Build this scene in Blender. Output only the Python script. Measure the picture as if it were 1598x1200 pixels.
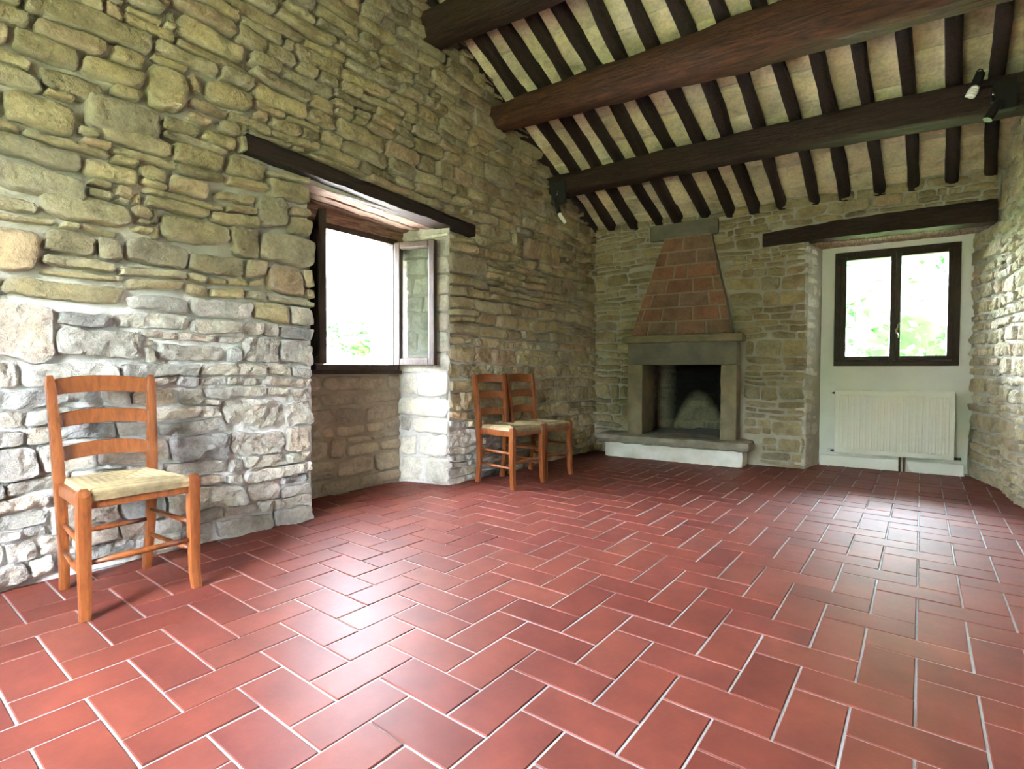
import bpy, bmesh, math, random
import numpy as np
from mathutils import Vector, Matrix, noise

random.seed(7)
RNG = random.Random(11)
for o in list(bpy.data.objects):
    bpy.data.objects.remove(o)
SC = bpy.context.scene
COL = SC.collection

# ------------------------------------------------------------------ camera
CAM = Vector((0.8482, -1.711, 0.9209))
YAW, PITCH, ROLL, FPX = -0.6565, -0.0260, 0.0029, 828.55
fw = Vector((math.sin(YAW) * math.cos(PITCH), math.cos(YAW) * math.cos(PITCH), math.sin(PITCH)))
rt = fw.cross(Vector((0, 0, 1))).normalized()
up = rt.cross(fw)
r2 = rt * math.cos(ROLL) + up * math.sin(ROLL)
u2 = up * math.cos(ROLL) - rt * math.sin(ROLL)
cd = bpy.data.cameras.new('camera')
cd.sensor_fit = 'HORIZONTAL'
cd.sensor_width = 36.0
cd.lens = FPX / 1598 * 36.0
cd.clip_start = 0.02
cam = bpy.data.objects.new('camera', cd)
COL.objects.link(cam)
M3 = Matrix((r2, u2, -fw)).transposed()
cam.matrix_world = Matrix.Translation(CAM) @ M3.to_4x4()
SC.camera = cam

# ------------------------------------------------------------------ light
EXPOSURE = 4.3
SKY = (0.76, 0.86, 1.0)
SKY_STRENGTH = 9.5
SUN_STRENGTH = 6.0
SC.view_settings.view_transform = 'Standard'
SC.view_settings.look = 'None'
SC.view_settings.gamma = 1
SC.view_settings.use_curve_mapping = False
SC.view_settings.exposure = EXPOSURE
SC.cycles.use_denoising = True
SC.cycles.max_bounces = 10
SC.cycles.diffuse_bounces = 7
SC.cycles.glossy_bounces = 4
SC.cycles.sample_clamp_indirect = 12.0
W = bpy.data.worlds.new('sky')
SC.world = W
W.use_nodes = True
wb = W.node_tree.nodes['Background']
wb.inputs[0].default_value = (*SKY, 1)
wb.inputs[1].default_value = SKY_STRENGTH
sd = bpy.data.lights.new('sun', 'SUN')
sd.energy = SUN_STRENGTH
sd.angle = 0.02
sd.color = (1.0, 0.95, 0.86)
sun = bpy.data.objects.new('sun', sd)
COL.objects.link(sun)
sun.rotation_euler = Vector((-0.50, 0.04, -0.90)).to_track_quat('-Z', 'Y').to_euler()


# ------------------------------------------------------------------ frames
SKEW = math.radians(5.5)
B0 = Vector((-2.13, 3.70, 0))
ES = Vector((math.cos(SKEW), math.sin(SKEW), 0))
ET = Vector((math.sin(SKEW), -math.cos(SKEW), 0))
UZ = Vector((0, 0, 1))
LX = -2.13            # face of the long wall
RS = 3.47             # face of the right wall, measured along the fireplace wall


def st(s, t, z=0.0):
    """s along the fireplace wall from its left corner, t out of it into the room"""
    return B0 + ES * s + ET * t + UZ * z


def zr(t):            # underside of the rafters
    return 2.48 + 0.465 * t


def fan(s0, t):
    return s0 - t * (math.tan(SKEW) + 0.036 * min(1.0, max(0.0, s0) / 0.7))



# ------------------------------------------------------------------ materials
def new_mat(name):
    m = bpy.data.materials.new(name)
    m.use_nodes = True
    nt = m.node_tree
    b = nt.nodes['Principled BSDF']
    return m, nt, b


def N(nt, kind, **kw):
    n = nt.nodes.new(kind)
    for k, v in kw.items():
        if k.startswith('i_'):
            n.inputs[k[2:].replace('_', ' ')].default_value = v
        else:
            setattr(n, k, v)
    return n


def L(nt, a, b):
    nt.links.new(a, b)


def ramp(nt, stops, fac, interp='LINEAR'):
    r = nt.nodes.new('ShaderNodeValToRGB')
    r.color_ramp.interpolation = interp
    e = r.color_ramp.elements
    while len(e) < len(stops):
        e.new(0.5)
    for el, (p, c) in zip(e, stops):
        el.position = p
        el.color = (*c, 1) if len(c) == 3 else c
    L(nt, fac, r.inputs[0])
    return r.outputs[0]


def mixc(nt, fac, a, b, mode='MIX'):
    n = nt.nodes.new('ShaderNodeMix')
    n.data_type = 'RGBA'
    n.blend_type = mode
    n.clamp_result = True
    for sock, v in ((n.inputs[0], fac), (n.inputs[6], a), (n.inputs[7], b)):
        if hasattr(v, 'node'):
            L(nt, v, sock)
        elif isinstance(v, (int, float)):
            sock.default_value = v
        else:
            sock.default_value = (*v, 1)
    return n.outputs[2]


def noise_tex(nt, scale, detail=4, rough=0.55, coord='pos', stretch=None):
    n = N(nt, 'ShaderNodeTexNoise')
    n.inputs['Scale'].default_value = scale
    n.inputs['Detail'].default_value = detail
    n.inputs['Roughness'].default_value = rough
    if coord == 'pos':
        src = N(nt, 'ShaderNodeNewGeometry').outputs['Position']
    else:
        src = N(nt, 'ShaderNodeTexCoord').outputs['Object']
    if stretch:
        mp = N(nt, 'ShaderNodeMapping')
        mp.inputs['Scale'].default_value = stretch
        L(nt, src, mp.inputs[0])
        src = mp.outputs[0]
    L(nt, src, n.inputs['Vector'])
    return n.outputs['Fac']


def bump(nt, b, height, strength, dist=0.01):
    n = N(nt, 'ShaderNodeBump')
    n.inputs['Strength'].default_value = strength
    n.inputs['Distance'].default_value = dist
    L(nt, height, n.inputs['Height'])
    L(nt, n.outputs[0], b.inputs['Normal'])


def mathn(nt, op, a, b=0.0, c=None):
    n = N(nt, 'ShaderNodeMath', operation=op)
    for i, v in enumerate((a, b) if c is None else (a, b, c)):
        if hasattr(v, 'node'):
            L(nt, v, n.inputs[i])
        else:
            n.inputs[i].default_value = v
    return n.outputs[0]


MORTAR = (0.46, 0.42, 0.34)


def stone_mat(name, palette, mortar=MORTAR, smear=0.45, rough=0.88, bstr=1.0):
    """tint.r picks the stone colour, tint.g its brightness, tint.b grows to 1 at the stone's rim"""
    m, nt, b = new_mat(name)
    at = N(nt, 'ShaderNodeAttribute', attribute_name='tint')
    sep = N(nt, 'ShaderNodeSeparateColor')
    L(nt, at.outputs['Color'], sep.inputs[0])
    k = len(palette)
    base = ramp(nt, [(i / (k - 1), c) for i, c in enumerate(palette)], sep.outputs[0])
    n1 = noise_tex(nt, 7.0, 5, 0.6)
    n2 = noise_tex(nt, 42.0, 5, 0.7)
    dark = mixc(nt, 1.0, base, ramp(nt, [(0.28, (0.62, 0.60, 0.58)), (0.5, (1, 1, 1)), (0.75, (1.22, 1.16, 1.02))], n1), 'MULTIPLY')
    dark = mixc(nt, 1.0, dark, ramp(nt, [(0.25, (0.72, 0.72, 0.72)), (0.6, (1.1, 1.1, 1.1))], n2), 'MULTIPLY')
    g = mathn(nt, 'MULTIPLY_ADD', sep.outputs[1], 0.36, 0.80)
    gv = N(nt, 'ShaderNodeCombineColor')
    for i in range(3):
        L(nt, g, gv.inputs[i])
    dark = mixc(nt, 1.0, dark, gv.outputs[0], 'MULTIPLY')
    e = mathn(nt, 'ADD', sep.outputs[2], mathn(nt, 'MULTIPLY', n1, 0.5))
    e = mathn(nt, 'SMOOTH_MIN', mathn(nt, 'MULTIPLY', mathn(nt, 'SUBTRACT', e, 1.02), 3.2), 1.0, 0.2)
    e = mathn(nt, 'MULTIPLY', mathn(nt, 'MAXIMUM', e, 0.0), smear)
    col = mixc(nt, e, dark, mortar)
    L(nt, col, b.inputs['Base Color'])
    b.inputs['Roughness'].default_value = rough
    h = mathn(nt, 'MULTIPLY_ADD', n2, 0.6, mathn(nt, 'MULTIPLY', noise_tex(nt, 17.0, 6, 0.65), 1.3))
    bump(nt, b, h, bstr, 0.02)
    return m


def plain_mat(name, c1, c2, scale=8.0, rough=0.8, bstr=0.2, bscale=40.0, metallic=0.0, spec=None, coord='pos', stretch=None, dist=0.01):
    m, nt, b = new_mat(name)
    f = noise_tex(nt, scale, 5, 0.6, coord, stretch)
    L(nt, ramp(nt, [(0.3, c1), (0.7, c2)], f), b.inputs['Base Color'])
    b.inputs['Roughness'].default_value = rough
    b.inputs['Metallic'].default_value = metallic
    if spec is not None:
        b.inputs['Specular IOR Level'].default_value = spec
    if bstr:
        bump(nt, b, noise_tex(nt, bscale, 5, 0.6, coord, stretch), bstr, dist)
    return m


def wood_mat(name, c1, c2, stretch, rough=0.6, bstr=0.5, scale=6.0, spec=0.5, dist=0.01):
    m, nt, b = new_mat(name)
    tc = N(nt, 'ShaderNodeTexCoord')
    rnd = N(nt, 'ShaderNodeObjectInfo').outputs['Random']
    cv = N(nt, 'ShaderNodeCombineXYZ')
    for i in range(3):
        L(nt, mathn(nt, 'MULTIPLY', rnd, 17.0 + 9 * i), cv.inputs[i])
    ad = N(nt, 'ShaderNodeVectorMath', operation='ADD')
    L(nt, tc.outputs['Object'], ad.inputs[0])
    L(nt, cv.outputs[0], ad.inputs[1])
    mp = N(nt, 'ShaderNodeMapping')
    mp.inputs['Scale'].default_value = stretch
    L(nt, ad.outputs[0], mp.inputs[0])
    n = N(nt, 'ShaderNodeTexNoise')
    n.inputs['Scale'].default_value = scale
    n.inputs['Detail'].default_value = 7
    n.inputs['Roughness'].default_value = 0.62
    n.inputs['Distortion'].default_value = 0.6
    L(nt, mp.outputs[0], n.inputs['Vector'])
    L(nt, ramp(nt, [(0.30, c1), (0.68, c2)], n.outputs['Fac']), b.inputs['Base Color'])
    b.inputs['Roughness'].default_value = rough
    b.inputs['Specular IOR Level'].default_value = spec
    bump(nt, b, n.outputs['Fac'], bstr, dist)
    return m


PAL_WALL = [(0.26, 0.215, 0.125), (0.37, 0.30, 0.165), (0.42, 0.335, 0.18), (0.30, 0.262, 0.175), (0.44, 0.37, 0.22), (0.34, 0.27, 0.16), (0.42, 0.30, 0.18)]
M = {}
M['stone'] = stone_mat('rubble stone', PAL_WALL)
M['stone_low'] = stone_mat('daylight-paled rubble stone', [(0.22, 0.21, 0.20), (0.37, 0.335, 0.28), (0.42, 0.37, 0.285), (0.29, 0.285, 0.275), (0.45, 0.41, 0.345), (0.35, 0.32, 0.28), (0.42, 0.34, 0.265)], mortar=(0.52, 0.50, 0.475), smear=0.7)  # daylight on the lower wall painted in as paler, greyer stone
M['stone_pale'] = stone_mat('limewashed stone', [(0.50, 0.47, 0.40), (0.62, 0.58, 0.48), (0.45, 0.42, 0.36)], mortar=(0.62, 0.60, 0.55), smear=0.8, bstr=0.4)
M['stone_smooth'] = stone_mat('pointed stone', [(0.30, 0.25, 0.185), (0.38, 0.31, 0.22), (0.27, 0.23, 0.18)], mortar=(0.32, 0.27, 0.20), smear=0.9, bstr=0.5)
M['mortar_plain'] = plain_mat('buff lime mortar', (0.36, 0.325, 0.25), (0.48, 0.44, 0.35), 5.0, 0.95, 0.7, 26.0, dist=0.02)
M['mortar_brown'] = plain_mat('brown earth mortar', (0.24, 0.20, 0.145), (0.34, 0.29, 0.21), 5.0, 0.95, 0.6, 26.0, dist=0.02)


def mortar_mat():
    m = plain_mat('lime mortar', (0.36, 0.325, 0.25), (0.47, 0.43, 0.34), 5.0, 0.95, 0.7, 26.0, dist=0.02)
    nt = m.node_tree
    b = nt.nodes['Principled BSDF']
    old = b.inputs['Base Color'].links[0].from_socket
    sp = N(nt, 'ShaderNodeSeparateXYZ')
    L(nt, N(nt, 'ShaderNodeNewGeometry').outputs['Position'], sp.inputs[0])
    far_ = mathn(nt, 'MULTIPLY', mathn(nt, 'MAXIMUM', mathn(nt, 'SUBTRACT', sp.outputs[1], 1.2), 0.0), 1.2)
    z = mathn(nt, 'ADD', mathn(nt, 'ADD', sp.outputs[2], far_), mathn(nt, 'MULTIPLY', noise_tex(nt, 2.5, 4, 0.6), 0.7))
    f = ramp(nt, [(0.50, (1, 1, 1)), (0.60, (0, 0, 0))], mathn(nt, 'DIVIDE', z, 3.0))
    L(nt, mixc(nt, f, old, (0.52, 0.50, 0.47)), b.inputs['Base Color'])  # low mortar near the camera whitened: daylight painted into the colour
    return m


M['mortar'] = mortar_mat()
M['plaster'] = plain_mat('white plaster', (0.74, 0.73, 0.66), (0.80, 0.79, 0.72), 3.0, 0.9, 0.12, 60.0)
M['beam'] = wood_mat('dark oak beam', (0.007, 0.004, 0.003), (0.050, 0.023, 0.012), (1.2, 14, 14), 0.62, 0.8, 5.0, 0.35, 0.02)
M['beam_red'] = wood_mat('red brown oak beam', (0.010, 0.005, 0.003), (0.105, 0.036, 0.015), (1.2, 12, 12), 0.60, 0.8, 4.0, 0.35, 0.02)
M['rafter'] = wood_mat('dark rafter wood', (0.007, 0.004, 0.003), (0.036, 0.016, 0.009), (14, 1.2, 14), 0.6, 0.8, 5.0, 0.4, 0.02)
M['lintel_soffit'] = wood_mat('raw lintel boards', (0.10, 0.055, 0.035), (0.42, 0.27, 0.19), (14, 1.2, 14), 0.8, 0.9, 6.0, 0.3, 0.02)
M['frame'] = wood_mat('dark stained window wood', (0.016, 0.010, 0.007), (0.055, 0.030, 0.018), (8, 8, 1.5), 0.5, 0.2, 8.0, 0.3)
M['chair'] = wood_mat('amber varnished beech', (0.125, 0.033, 0.009), (0.255, 0.078, 0.020), (5, 5, 1.0), 0.32, 0.08, 9.0)
M['rush'] = stone_mat('woven rush', [(0.15, 0.105, 0.048), (0.27, 0.195, 0.10), (0.335, 0.255, 0.14)], smear=0.0, bstr=0.2)
M['enamel'] = plain_mat('cream radiator enamel', (0.76, 0.74, 0.64), (0.80, 0.78, 0.68), 4.0, 0.35, 0.0)
M['plastic_white'] = plain_mat('white plastic', (0.75, 0.74, 0.68), (0.80, 0.79, 0.74), 4.0, 0.4, 0.0)
M['black_metal'] = plain_mat('black lacquered metal', (0.006, 0.006, 0.006), (0.012, 0.011, 0.010), 20.0, 0.45, 0.0)
M['brown_pipe'] = plain_mat('brown painted pipe', (0.06, 0.025, 0.015), (0.09, 0.04, 0.025), 20.0, 0.45, 0.0)
M['chrome'] = plain_mat('chrome', (0.6, 0.6, 0.6), (0.7, 0.7, 0.7), 20.0, 0.2, 0.0, metallic=1.0)
M['brass'] = plain_mat('worn steel handle', (0.55, 0.48, 0.36), (0.66, 0.6, 0.5), 20.0, 0.3, 0.0, metallic=1.0)
M['sandstone'] = plain_mat('dressed sandstone', (0.155, 0.130, 0.080), (0.275, 0.225, 0.130), 6.0, 0.85, 0.5, 60.0)
M['sandstone_grey'] = plain_mat('grey lintel stone', (0.120, 0.112, 0.090), (0.215, 0.190, 0.135), 5.0, 0.85, 0.5, 60.0)
M['hearth_stone'] = plain_mat('hearth slab stone', (0.15, 0.13, 0.09), (0.31, 0.27, 0.20), 7.0, 0.8, 0.5, 40.0)
M['hearth_white'] = plain_mat('limewashed hearth block', (0.55, 0.52, 0.44), (0.74, 0.72, 0.66), 5.0, 0.85, 0.3, 40.0)
M['soot'] = plain_mat('sooty firebox brick', (0.004, 0.004, 0.004), (0.022, 0.019, 0.016), 6.0, 0.95, 0.5, 40.0)
M['fireback'] = stone_mat('burnt clean fireback stone', [(0.20, 0.18, 0.13), (0.30, 0.26, 0.18), (0.24, 0.215, 0.165)], mortar=(0.20, 0.18, 0.14), smear=0.6)


def add_soot(m):
    nt = m.node_tree
    b = nt.nodes['Principled BSDF']
    old = b.inputs['Base Color'].links[0].from_socket
    pos = N(nt, 'ShaderNodeNewGeometry').outputs['Position']
    rel = N(nt, 'ShaderNodeVectorMath', operation='SUBTRACT')
    L(nt, pos, rel.inputs[0])
    rel.inputs[1].default_value = B0
    dt = N(nt, 'ShaderNodeVectorMath', operation='DOT_PRODUCT')
    L(nt, rel.outputs[0], dt.inputs[0])
    dt.inputs[1].default_value = ES
    sp = N(nt, 'ShaderNodeSeparateXYZ')
    L(nt, pos, sp.inputs[0])
    q = mathn(nt, 'SUBTRACT', dt.outputs['Value'], 1.03)
    arch = mathn(nt, 'SUBTRACT', 0.64, mathn(nt, 'MULTIPLY', mathn(nt, 'MULTIPLY', q, q), 4.6))
    above = mathn(nt, 'SUBTRACT', sp.outputs[2], arch)
    side = mathn(nt, 'SUBTRACT', dt.outputs['Value'], 0.70)
    f = mathn(nt, 'MINIMUM', above, side)
    f = mathn(nt, 'ADD', f, mathn(nt, 'MULTIPLY', mathn(nt, 'SUBTRACT', noise_tex(nt, 14.0, 4, 0.6), 0.5), 0.12))
    f = ramp(nt, [(0.44, (0, 0, 0)), (0.58, (1, 1, 1))], mathn(nt, 'ADD', f, 0.5))
    L(nt, mixc(nt, f, old, (0.008, 0.007, 0.006)), b.inputs['Base Color'])


add_soot(M['fireback'])
M['ash'] = plain_mat('grey ash', (0.10, 0.095, 0.085), (0.18, 0.17, 0.15), 20.0, 0.95, 0.6, 60.0)
M['brick'] = stone_mat('hood brick', [(0.19, 0.090, 0.055), (0.25, 0.120, 0.070), (0.225, 0.115, 0.070), (0.20, 0.130, 0.085), (0.27, 0.135, 0.078)], mortar=(0.27, 0.21, 0.15), smear=0.35, bstr=0.4)
M['brick_mortar'] = plain_mat('hood mortar', (0.22, 0.17, 0.12), (0.31, 0.25, 0.18), 9.0, 0.95, 0.5, 40.0)
M['ceiling_tile'] = stone_mat('pale ceiling tile', [(0.58, 0.51, 0.33), (0.68, 0.59, 0.39), (0.62, 0.52, 0.34), (0.55, 0.49, 0.34)], mortar=(0.70, 0.63, 0.47), smear=0.35, bstr=0.35)
M['deck'] = plain_mat('ceiling mortar', (0.40, 0.35, 0.26), (0.52, 0.46, 0.35), 5.0, 0.95, 0.5, 30.0)
M['grout'] = plain_mat('pale floor grout', (0.27, 0.265, 0.26), (0.36, 0.355, 0.35), 14.0, 0.75, 0.3, 60.0)
M['grass'] = plain_mat('lawn', (0.10, 0.14, 0.035), (0.17, 0.21, 0.06), 0.8, 0.95, 0.3, 30.0)
M['gravel'] = plain_mat('pale gravel', (0.48, 0.45, 0.39), (0.62, 0.59, 0.53), 30.0, 0.95, 0.4, 60.0)
M['leaf'] = plain_mat('green leaf', (0.004, 0.045, 0.003), (0.028, 0.120, 0.016), 3.0, 0.7, 0.0)
M['bark'] = plain_mat('bark', (0.10, 0.08, 0.05), (0.2, 0.16, 0.11), 9.0, 0.9, 0.4, 30.0)
M['render_wall'] = plain_mat('rear plaster', (0.76, 0.74, 0.68), (0.82, 0.80, 0.74), 2.0, 0.95, 0.2, 20.0)


def tile_mat(name, use_attr):
    m, nt, b = new_mat(name)
    if use_attr:
        at = N(nt, 'ShaderNodeAttribute', attribute_name='tint')
        sep = N(nt, 'ShaderNodeSeparateColor')
        L(nt, at.outputs['Color'], sep.inputs[0])
        r = sep.outputs[0]
    else:
        r = N(nt, 'ShaderNodeObjectInfo').outputs['Random']
    base = ramp(nt, [(0, (0.125, 0.029, 0.0205)), (0.3, (0.150, 0.037, 0.025)), (0.6, (0.163, 0.041, 0.0275)), (0.85, (0.138, 0.033, 0.025)), (1, (0.172, 0.048, 0.031))], r)
    n1 = noise_tex(nt, 5.0, 5, 0.6)
    col = mixc(nt, 1.0, base, ramp(nt, [(0.3, (0.74, 0.76, 0.80)), (0.7, (1.16, 1.14, 1.10))], n1), 'MULTIPLY')
    n2 = noise_tex(nt, 26.0, 6, 0.7)
    col = mixc(nt, mathn(nt, 'MULTIPLY', ramp(nt, [(0.55, (0, 0, 0)), (0.78, (1, 1, 1))], n2), 0.06), col, (0.28, 0.18, 0.15))
    L(nt, col, b.inputs['Base Color'])
    L(nt, mathn(nt, 'MULTIPLY_ADD', n2, 0.16, 0.40), b.inputs['Roughness'])
    b.inputs['Specular IOR Level'].default_value = 0.17
    bump(nt, b, noise_tex(nt, 60.0, 3, 0.5), 0.10, 0.004)
    return m


M['tile'] = tile_mat('terracotta tile', False)
M['tile_field'] = tile_mat('terracotta tile far', True)


def glass_mat():
    m, nt, b = new_mat('window glass')
    nt.nodes.remove(b)
    tr = N(nt, 'ShaderNodeBsdfTransparent')
    tr.inputs[0].default_value = (0.93, 0.96, 0.94, 1)
    gl = N(nt, 'ShaderNodeBsdfGlossy')
    gl.inputs['Roughness'].default_value = 0.01
    fr = N(nt, 'ShaderNodeFresnel')
    fr.inputs[0].default_value = 1.5
    mx = N(nt, 'ShaderNodeMixShader')
    L(nt, fr.outputs[0], mx.inputs[0])
    L(nt, tr.outputs[0], mx.inputs[1])
    L(nt, gl.outputs[0], mx.inputs[2])
    L(nt, mx.outputs[0], nt.nodes['Material Output'].inputs[0])
    return m


M['glass'] = glass_mat()

# ------------------------------------------------------------------ object helpers
WORLD_PARENTS = set()      # things whose parts are written in room coordinates


def link(name, me, mat, parent=None, smooth=False):
    o = bpy.data.objects.new(name, me)
    COL.objects.link(o)
    if mat is not None and not me.materials:
        me.materials.append(M[mat] if isinstance(mat, str) else mat)
    if parent is not None:
        o.parent = parent
        if parent.name in WORLD_PARENTS:
            o.matrix_parent_inverse = parent.matrix_basis.inverted()
    if smooth:
        me.polygons.foreach_set('use_smooth', [True] * len(me.polygons))
    return o


def mesh_from(name, verts, faces, tint=None):
    me = bpy.data.meshes.new(name)
    me.from_pydata([tuple(v) for v in verts], [], faces)
    if tint is not None:
        a = me.color_attributes.new('tint', 'FLOAT_COLOR', 'POINT')
        flat = []
        for c in tint:
            flat += [c[0], c[1], c[2], 1.0]
        a.data.foreach_set('color', flat)
    me.update()
    return me


class MB:
    """collects pieces of one part"""
    def __init__(self):
        self.v, self.f, self.t = [], [], []

    def add(self, verts, faces, tint=None):
        k = len(self.v)
        self.v += [Vector(p) for p in verts]
        self.f += [tuple(i + k for i in f) for f in faces]
        self.t += list(tint) if tint else [(0.5, 0.5, 0.0)] * len(verts)
        return self

    def prism(self, poly, z0, z1):
        """plan polygon (counter-clockwise list of x, y) pulled up from z0 to z1"""
        n = len(poly)
        a = sum(poly[i][0] * poly[(i + 1) % n][1] - poly[(i + 1) % n][0] * poly[i][1] for i in range(n))
        if a < 0:
            poly = poly[::-1]
        vs = [(p[0], p[1], z0) for p in poly] + [(p[0], p[1], z1) for p in poly]
        fs = [tuple(range(n - 1, -1, -1)), tuple(range(n, 2 * n))]
        fs += [(i, (i + 1) % n, n + (i + 1) % n, n + i) for i in range(n)]
        return self.add(vs, fs)

    def hexa(self, c):
        """eight corners: bottom four counter-clockwise, top four above them"""
        return self.add(c, [(3, 2, 1, 0), (4, 5, 6, 7), (0, 1, 5, 4), (1, 2, 6, 5), (2, 3, 7, 6), (3, 0, 4, 7)])

    def box(self, lo, hi):
        x0, y0, z0 = lo
        x1, y1, z1 = hi
        return self.hexa([(x0, y0, z0), (x1, y0, z0), (x1, y1, z0), (x0, y1, z0), (x0, y0, z1), (x1, y0, z1), (x1, y1, z1), (x0, y1, z1)])

    def stbox(self, s0, s1, t0, t1, z0, z1):
        return self.prism([tuple(st(s, t)[:2]) for s, t in ((s0, t0), (s0, t1), (s1, t1), (s1, t0))], z0, z1)

    def tube(self, pts, radii, n=10, up=None, aspect=None, power=2.0, cap=True):
        """sweep a superellipse section along points; radii per point or one value; aspect = (side, up) factors"""
        pts = [Vector(p) for p in pts]
        if not isinstance(radii, (list, tuple)):
            radii = [radii] * len(pts)
        rings = []
        prev = None
        for i, p in enumerate(pts):
            d = (pts[min(i + 1, len(pts) - 1)] - pts[max(i - 1, 0)]).normalized()
            ref = Vector(up) if up else (prev if prev else (Vector((0, 0, 1)) if abs(d.z) < 0.9 else Vector((1, 0, 0))))
            sd_ = d.cross(ref).normalized()
            u_ = sd_.cross(d).normalized()
            if not up:
                prev = u_
            ring = []
            for k in range(n):
                a = 2 * math.pi * (k + 0.5) / n
                ca, sa = math.cos(a), math.sin(a)
                m_ = (abs(ca) ** power + abs(sa) ** power) ** (-1 / power)
                ax, ay = aspect if aspect else (1, 1)
                ring.append(p + (sd_ * ca * ax + u_ * sa * ay) * radii[i] * m_)
            rings.append(ring)
        vs = [v for r in rings for v in r]
        fs = []
        for i in range(len(pts) - 1):
            for k in range(n):
                fs.append((i * n + k, i * n + (k + 1) % n, (i + 1) * n + (k + 1) % n, (i + 1) * n + k))
        if cap:
            fs.append(tuple(range(n - 1, -1, -1)))
            fs.append(tuple(range((len(pts) - 1) * n, len(pts) * n)))
        return self.add(vs, fs)

    def build(self, name, mat, parent=None, smooth=False, bevel=0.0, tint=False, segs=2):
        me = mesh_from(name, self.v, self.f, self.t if tint else None)
        o = link(name, me, mat, parent, smooth)
        if bevel:
            md = o.modifiers.new('bevel', 'BEVEL')
            md.width = bevel
            md.segments = segs
            md.limit_method = 'ANGLE'
        return o


def tag(o, label=None, cat=None, group=None, kind=None):
    for k, v in (('label', label), ('category', cat), ('group', group), ('kind', kind)):
        if v:
            o[k] = v
    return o


def thing(name, label, cat, loc=(0, 0, 0), rotz=0.0, group=None, kind=None, world=False):
    o = bpy.data.objects.new(name, None)
    COL.objects.link(o)
    o.empty_display_size = 0.1
    o.location = loc
    o.rotation_euler = (0, 0, rotz)
    if world:
        WORLD_PARENTS.add(o.name)
    return tag(o, label, cat, group, kind)


def fbm(p, s):
    return noise.noise(Vector(p) * s)


# ------------------------------------------------------------------ rubble packing
def pack(Wm, Hm, free, sizes, cell=0.02, rng=RNG, forced=()):
    """coursed rubble: uneven courses, some split into two or three thin runs; boxes (u0, v0, u1, v1) on the free part"""
    out = list(forced)

    def ok(u, v):
        if not (0 <= u < Wm and 0 <= v < Hm) or not free(u, v):
            return False
        return not any(f[0] < u < f[2] and f[1] < v < f[3] for f in forced)

    def place(u0, v0, u1, v1):
        # trim to what is free above and below the middle of the box
        for cu in (u0 + 0.02, (u0 + u1) / 2, u1 - 0.02):
            m_ = (v0 + v1) / 2
            if not ok(cu, m_):
                if ok(cu, v0 + 0.012):
                    m_ = v0 + 0.012
                elif ok(cu, v1 - 0.012):
                    m_ = v1 - 0.012
                else:
                    return
            lo = hi = m_
            while lo > v0 and ok(cu, lo - 0.01):
                lo -= 0.01
            while hi < v1 and ok(cu, hi + 0.01):
                hi += 0.01
            v0, v1 = max(v0, lo), min(v1, hi)
        if v1 - v0 > 0.026 and u1 - u0 > 0.035:
            out.append((u0, v0, u1, min(v1, Hm)))

    def runs(v0, v1):
        seg, start, u = [], None, 0.0
        while u < Wm + 0.01:
            good = any(ok(u + 0.005, v0 + (v1 - v0) * k) for k in (0.2, 0.5, 0.8))
            if good and start is None:
                start = u
            if not good and start is not None:
                seg.append((start, u))
                start = None
            u += 0.01
        if start is not None:
            seg.append((start, Wm))
        return seg

    def fill(u0, u1, v0, v1, scale):
        u = u0
        while u < u1 - 0.03:
            w = rng.uniform(*scale) * (0.55 if rng.random() < 0.22 else 1.0)
            if u1 - (u + w) < scale[0] * 0.5:
                w = u1 - u
                if w > scale[1] * 1.2:
                    w *= rng.uniform(0.4, 0.6)
            place(u, v0 + rng.uniform(-0.004, 0.004), u + w, v1 + rng.uniform(-0.004, 0.004))
            u += w

    v = 0.0
    while v < Hm - 0.02:
        ch = sizes['course'](rng, v)
        for (a0, a1) in runs(v, v + ch):
            u = a0
            while u < a1 - 0.03:
                span = min(a1 - u, rng.uniform(0.30, 1.1))
                if a1 - (u + span) < 0.14:
                    span = a1 - u
                k = rng.random()
                if ch > sizes['two'] and k < 0.55:
                    c = v + ch * rng.uniform(0.36, 0.64)
                    fill(u, u + span, v, c, sizes['thin'])
                    fill(u, u + span, c, v + ch, sizes['thin'])
                elif ch > sizes['three'] and k < 0.75:
                    c1, c2 = v + ch * rng.uniform(0.28, 0.38), v + ch * rng.uniform(0.60, 0.72)
                    fill(u, u + span, v, c1, sizes['thin'])
                    fill(u, u + span, c1, c2, sizes['thin'])
                    fill(u, u + span, c2, v + ch, sizes['thin'])
                else:
                    fill(u, u + span, v, v + ch, sizes['wide'])
                u += span
        v += ch
    # chinking: small stones in what is still bare
    c = 0.02
    nu, nv = int(Wm / c), int(Hm / c)
    occ = np.ones((nv, nu), bool)
    for j in range(nv):
        for i in range(nu):
            if free((i + 0.5) * c, (j + 0.5) * c):
                occ[j, i] = False
    for (u0, v0, u1, v1) in out:
        occ[max(0, int(v0 / c + 0.3)):int(v1 / c + 0.7), max(0, int(u0 / c + 0.3)):int(u1 / c + 0.7)] = True
    for j in range(nv):
        i = 0
        while i < nu:
            if occ[j, i]:
                i += 1
                continue
            w = 1
            lim = rng.randint(5, 16)
            while i + w < nu and w < lim and not occ[j, i + w]:
                w += 1
            h = 1
            lim = rng.randint(2, 5)
            while j + h < nv and h < lim and not occ[j + h, i:i + w].any():
                h += 1
            occ[j:j + h, i:i + w] = True
            if w >= 2 and h >= 2:
                out.append((i * c, j * c, (i + w) * c, (j + h) * c))
            i += w
    return out


def SZ(c0, c1, wide, thin, two=0.12, three=0.155):
    return dict(course=lambda rg, v: rg.uniform(c0, c1), wide=wide, thin=thin, two=two, three=three)


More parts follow.
